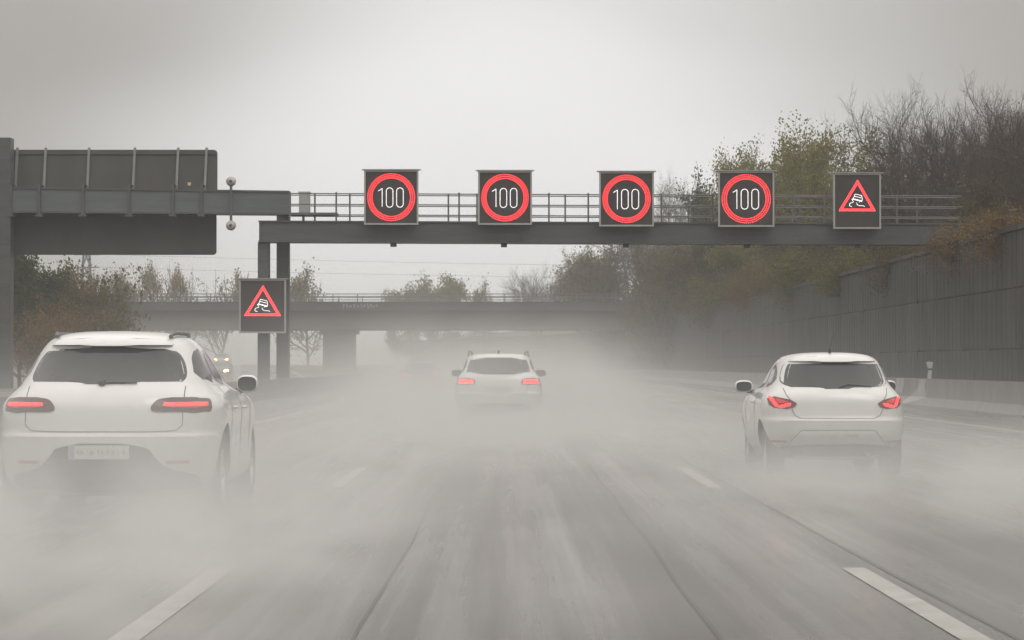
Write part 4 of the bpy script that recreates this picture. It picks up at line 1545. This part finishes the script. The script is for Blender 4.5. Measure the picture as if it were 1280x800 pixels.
# --- white estate in the middle
est = Body([
    (0.20, 0.72, 0.34, 4.35), (0.30, 0.83, 0.18, 4.55), (0.42, 0.89, 0.05, 4.64), (0.58, 0.91, 0.0, 4.68), (0.70, 0.915, 0.0, 4.67), (0.73, 0.915, 0.03, 4.66),
    (0.86, 0.912, 0.05, 4.5), (0.97, 0.895, 0.07, 4.2), (1.05, 0.855, 0.10, 3.55), (1.10, 0.81, 0.13, 3.30), (1.20, 0.755, 0.21, 3.08),
    (1.35, 0.70, 0.33, 2.75), (1.45, 0.66, 0.41, 2.45), (1.49, 0.62, 0.45, 2.30), (1.515, 0.55, 0.52, 2.15), (1.535, 0.42, 0.66, 1.98), (1.545, 0.15, 0.95, 1.7)], 0.70, 1.0)
EZ = 60.0
spec = dict(axles=(0.95, 3.75), arch=0.39, wr=0.33, half=0.915, tw=0.225,
            rear_window=chaikin([(-0.68, 1.10), (0.68, 1.10), (0.64, 1.28), (0.575, 1.45), (-0.575, 1.45), (-0.64, 1.28)], 1),
            side_windows=[chaikin([(0.55, 1.14), (1.35, 1.12), (1.35, 1.43), (0.75, 1.42)], 1), chaikin([(1.42, 1.12), (2.15, 1.11), (2.12, 1.44), (1.42, 1.44)], 1), chaikin([(2.22, 1.11), (3.02, 1.09), (2.55, 1.40), (2.2, 1.44)], 1)],
            side_seams=[[(2.18, 1.1), (2.18, 0.42)]], handles=[(1.55, 0.95), (2.4, 0.94)],
            windscreen=chaikin([(-0.64, 1.12), (0.64, 1.12), (0.55, 1.43), (-0.55, 1.43)], 1),
            headlight=chaikin([(0.45, 0.70), (0.78, 0.72), (0.80, 0.86), (0.5, 0.82)], 1))
t = build_car('estate_car', 'white estate car half lost in spray in the middle lane', ((623 - VX) / F_PX * EZ, EZ, 0), est, spec)
tl = chaikin([(0.47, 0.92), (0.52, 0.885), (0.86, 0.885), (0.87, 0.96), (0.85, 1.035), (0.50, 1.02)], 1)
lamp_pair(t, est, tl, [([(0.52, 0.905), (0.60, 0.905), (0.60, 0.995), (0.53, 0.995)], 'redlit'), ([(0.63, 0.905), (0.84, 0.905), (0.845, 0.945), (0.63, 0.945)], 'redlit'), ([(0.63, 0.965), (0.84, 0.965), (0.82, 1.005), (0.63, 1.0)], 'redlit')], M['redglass'], None)
plate(t, est, 0, 0.79, 0.52, 0.11, 0.012)
part('panel_gap', seam(est.rear, [(-0.70, 1.06), (-0.62, 0.85), (-0.58, 0.715), (0.58, 0.715), (0.62, 0.85), (0.70, 1.06)], 0.005), M['gap'], t)
part('bumper_lower', patch(est.rear, chaikin([(-0.62, 0.24), (0.62, 0.24), (0.72, 0.36), (0.62, 0.50), (-0.62, 0.50), (-0.72, 0.36)], 1), 0.006, 0.03, 12, 22), M['plastic'], t, True)
for s in (-1, 1):
    b = MB().tube([(s * 0.63, 0.62, 1.49), (s * 0.62, 0.72, 1.575), (s * 0.60, 1.4, 1.59), (s * 0.58, 2.1, 1.57), (s * 0.56, 2.2, 1.50)], 0.022, 8)
    part('roof_rail', b, M['rail'], t, True)
b = MB().prism([(0.62, 1.52), (0.86, 1.53), (0.70, 1.60), (0.64, 1.60)], 'x', -0.02, 0.02)
part('antenna', b, M['plastic'], t)
part('rear_wiper', seam(est.rear, [(0.0, 1.115), (0.14, 1.13), (0.36, 1.12)], 0.012, 0.02), M['plastic'], t)
mirror(t, est, 1, 2.95, 1.07, (0.24, 0.15, 0.15), M['trim'])
mirror(t, est, -1, 2.95, 1.07, (0.24, 0.15, 0.15), M['trim'])


# --- dark car far ahead, and two cars coming the other way
def simple_body(k=1.0):
    return Body([
        (0.20, 0.70, 0.34, 4.1), (0.32, 0.83, 0.15, 4.3), (0.50, 0.88, 0.0, 4.4), (0.70, 0.885, 0.0, 4.38), (0.86, 0.875, 0.05, 4.2), (0.95, 0.85, 0.08, 3.6), (1.00, 0.80, 0.14, 3.2),
        (1.15, 0.715, 0.34, 2.9), (1.30, 0.63, 0.52, 2.5), (1.38, 0.57, 0.64, 2.25), (1.42, 0.46, 0.80, 2.05), (1.44, 0.2, 1.1, 1.8)], 0.7, 0.95)


sspec = dict(axles=(0.85, 3.5), arch=0.38, wr=0.32, half=0.885, tw=0.21,
             rear_window=chaikin([(-0.64, 1.03), (0.64, 1.03), (0.54, 1.34), (-0.54, 1.34)], 1),
             side_windows=[chaikin([(0.62, 1.05), (1.5, 1.04), (1.5, 1.34), (0.95, 1.32)], 1), chaikin([(1.58, 1.04), (2.85, 1.02), (2.4, 1.30), (1.58, 1.34)], 1)],
             windscreen=chaikin([(-0.64, 1.04), (0.64, 1.04), (0.53, 1.34), (-0.53, 1.34)], 1),
             headlight=chaikin([(0.44, 0.62), (0.78, 0.64), (0.79, 0.84), (0.50, 0.82)], 1))
DZ = 130.0
sb = simple_body()
t = build_car('saloon_car', 'dark car barely visible in the mist far ahead in the left lane', ((524 - VX) / F_PX * DZ, DZ, 0), sb, dict(sspec, paint=M['darkpaint']))
lamp_pair(t, sb, chaikin([(0.50, 0.80), (0.82, 0.80), (0.82, 0.94), (0.52, 0.93)], 1), [([(0.53, 0.82), (0.80, 0.82), (0.80, 0.92), (0.54, 0.91)], 'redlit')], M['redglass'], None)
plate(t, sb, 0, 0.62)
mirror(t, sb, 1, 2.75, 0.99, (0.22, 0.14, 0.14), M['darkpaint'])
mirror(t, sb, -1, 2.75, 0.99, (0.22, 0.14, 0.14), M['darkpaint'])


def oncoming(px, Y, label, paint):
    X = (px - VX) / F_PX * Y
    t = build_car('oncoming_car', label, (X, Y, 0.02 + opp_z(Y)), sb, dict(sspec, paint=paint, hl_mat=M['headlamp']))
    t.rotation_euler.z = pi
    mirror(t, sb, 1, 2.75, 0.99, (0.22, 0.14, 0.14), paint)
    mirror(t, sb, -1, 2.75, 0.99, (0.22, 0.14, 0.14), paint)
    lamp_pair(t, sb, chaikin([(0.50, 0.80), (0.82, 0.80), (0.82, 0.94), (0.52, 0.93)], 1), [], M['redglass'], None)
    return t


oncoming(279, 215, 'oncoming car with bright yellow headlights beside the SUV mirror', M['darkpaint'])
oncoming(281, 330, 'farther oncoming car whose headlights show above the nearer one', M['chrome'])

# ------------------------------------------------------------------ haze and tyre spray
def volume_mat(name, density, color=(0.97, 0.97, 0.965), aniso=0.1):
    m = bpy.data.materials.new(name)
    m.use_nodes = True
    nt = m.node_tree
    nt.nodes.remove(nt.nodes['Principled BSDF'])
    v = nt.nodes.new('ShaderNodeVolumePrincipled')
    v.inputs['Color'].default_value = (*color, 1)
    v.inputs['Density'].default_value = density
    v.inputs['Anisotropy'].default_value = aniso
    nt.links.new(v.outputs[0], nt.nodes['Material Output'].inputs['Volume'])
    return m, nt, v


hz_m, _, _ = volume_mat('air_haze', 0.0008)
hzo = struct(link('haze', MB().box(-3200, 3200, -80, 5200, -1.2, 24).mesh('haze', hz_m)), 'stuff', 'pale rainy haze filling the air over the whole scene')


def spray_mat(name, dens, hscale, scale, stretch, lo, hi, fx=(0.4, 0.4), fy=(0.3, 0.2), floor=0.15, loc=(0, 0, 0)):
    """cloud of droplets: dense near the road, thinning upwards and towards the sides, broken up by noise"""
    m, nt, v = volume_mat(name, 0.0)
    N, L = nt.nodes, nt.links
    tcn = N.new('ShaderNodeTexCoord')
    mpn = N.new('ShaderNodeMapping')
    mpn.inputs['Scale'].default_value = stretch
    mpn.inputs['Location'].default_value = loc
    L.new(tcn.outputs['Object'], mpn.inputs[0])
    n = N.new('ShaderNodeTexNoise')
    n.inputs['Scale'].default_value = scale
    n.inputs['Detail'].default_value = 3.5
    n.inputs['Roughness'].default_value = 0.5
    L.new(mpn.outputs[0], n.inputs['Vector'])

    def rng(src, a, b, c, d):
        q = N.new('ShaderNodeMapRange')
        q.interpolation_type = 'SMOOTHSTEP'
        for k, w in (('From Min', a), ('From Max', b), ('To Min', c), ('To Max', d)):
            q.inputs[k].default_value = w
        L.new(src, q.inputs['Value'])
        return q.outputs[0]

    def mt(op, a, b=None):
        q = N.new('ShaderNodeMath')
        q.operation = op
        for i, x in enumerate((a, b)):
            if x is None:
                continue
            if isinstance(x, (int, float)):
                q.inputs[i].default_value = x
            else:
                L.new(x, q.inputs[i])
        return q.outputs[0]
    g = N.new('ShaderNodeSeparateXYZ')
    L.new(tcn.outputs['Generated'], g.inputs[0])
    ob = N.new('ShaderNodeSeparateXYZ')
    L.new(tcn.outputs['Object'], ob.inputs[0])
    ex = mt('MULTIPLY', rng(g.outputs['X'], 0, fx[0], 0, 1), rng(g.outputs['X'], 1 - fx[1], 1, 1, 0))
    ey = mt('MULTIPLY', rng(g.outputs['Y'], 0, fy[0], 0, 1), rng(g.outputs['Y'], 1 - fy[1], 1, 1, 0))
    ez = mt('MULTIPLY', mt('POWER', 2.718, mt('MULTIPLY', ob.outputs['Z'], -1.0 / hscale)), rng(g.outputs['Z'], 0.5, 1, 1, 0))
    d = mt('MULTIPLY', mt('MULTIPLY', ex, ey), mt('MULTIPLY', ez, rng(n.outputs['Fac'], lo, hi, floor, 1.0)))
    L.new(mt('MULTIPLY', d, dens), v.inputs['Density'])
    return m


SPRAY = [
    # x0, x1, y0, y1, height, density, height scale, noise scale, label
    (-9.0, 9.6, 5, 70, 3.0, 0.17, 0.42, 0.45, 'thin spray lying over the wet lanes in the foreground', dict(floor=0.30, fx=(0.45, 0.42), fy=(0.12, 0.3))),
    (-11.0, 10.5, 50, 290, 4.5, 0.060, 1.05, 0.20, 'spray drifting over the far lanes up to the bridge', dict(floor=0.30, fx=(0.5, 0.5), fy=(0.10, 0.1))),
    (-3.6, 3.2, 32, 61.5, 2.9, 0.36, 0.62, 0.75, 'dense white spray cloud trailing the middle estate car', dict(floor=0.04, fx=(0.35, 0.35), fy=(0.5, 0.08))),
    (-7.0, -0.2, 10.5, 25.5, 1.7, 1.10, 0.36, 0.95, 'white spray cloud thrown up behind the SUV', dict(floor=0.04, fx=(0.3, 0.3), fy=(0.45, 0.12))),
    (1.4, 7.4, 19, 34.5, 1.3, 0.50, 0.30, 0.95, 'white spray cloud thrown up behind the hatchback', dict(floor=0.04, fx=(0.3, 0.3), fy=(0.5, 0.10))),
    (-8.0, 2.5, 66, 150, 4.0, 0.075, 1.1, 0.35, 'bank of spray between the middle car and the bridge', dict(floor=0.1, fx=(0.4, 0.45), fy=(0.2, 0.3))),
    (-34.0, -11.0, 120, 320, 6.0, 0.022, 2.0, 0.2, 'spray hanging over the opposite carriageway', dict(floor=0.4, fx=(0.3, 0.3), fy=(0.2, 0.2))),
]
for i, (x0, x1, y0, y1, h, dn, hs_, ns, lab, kw) in enumerate(SPRAY):
    m = spray_mat('road_spray', dn, hs_, ns, (1, 0.4, 1.1), 0.38, 0.62, loc=(3.1 * i, 1.7 * i, 0), **kw)
    o = link('road_spray', MB().box(0, x1 - x0, 0, y1 - y0, 0, h).mesh('road_spray', m), None, (x0, y0, 0.012))
    struct(o, 'stuff', lab)
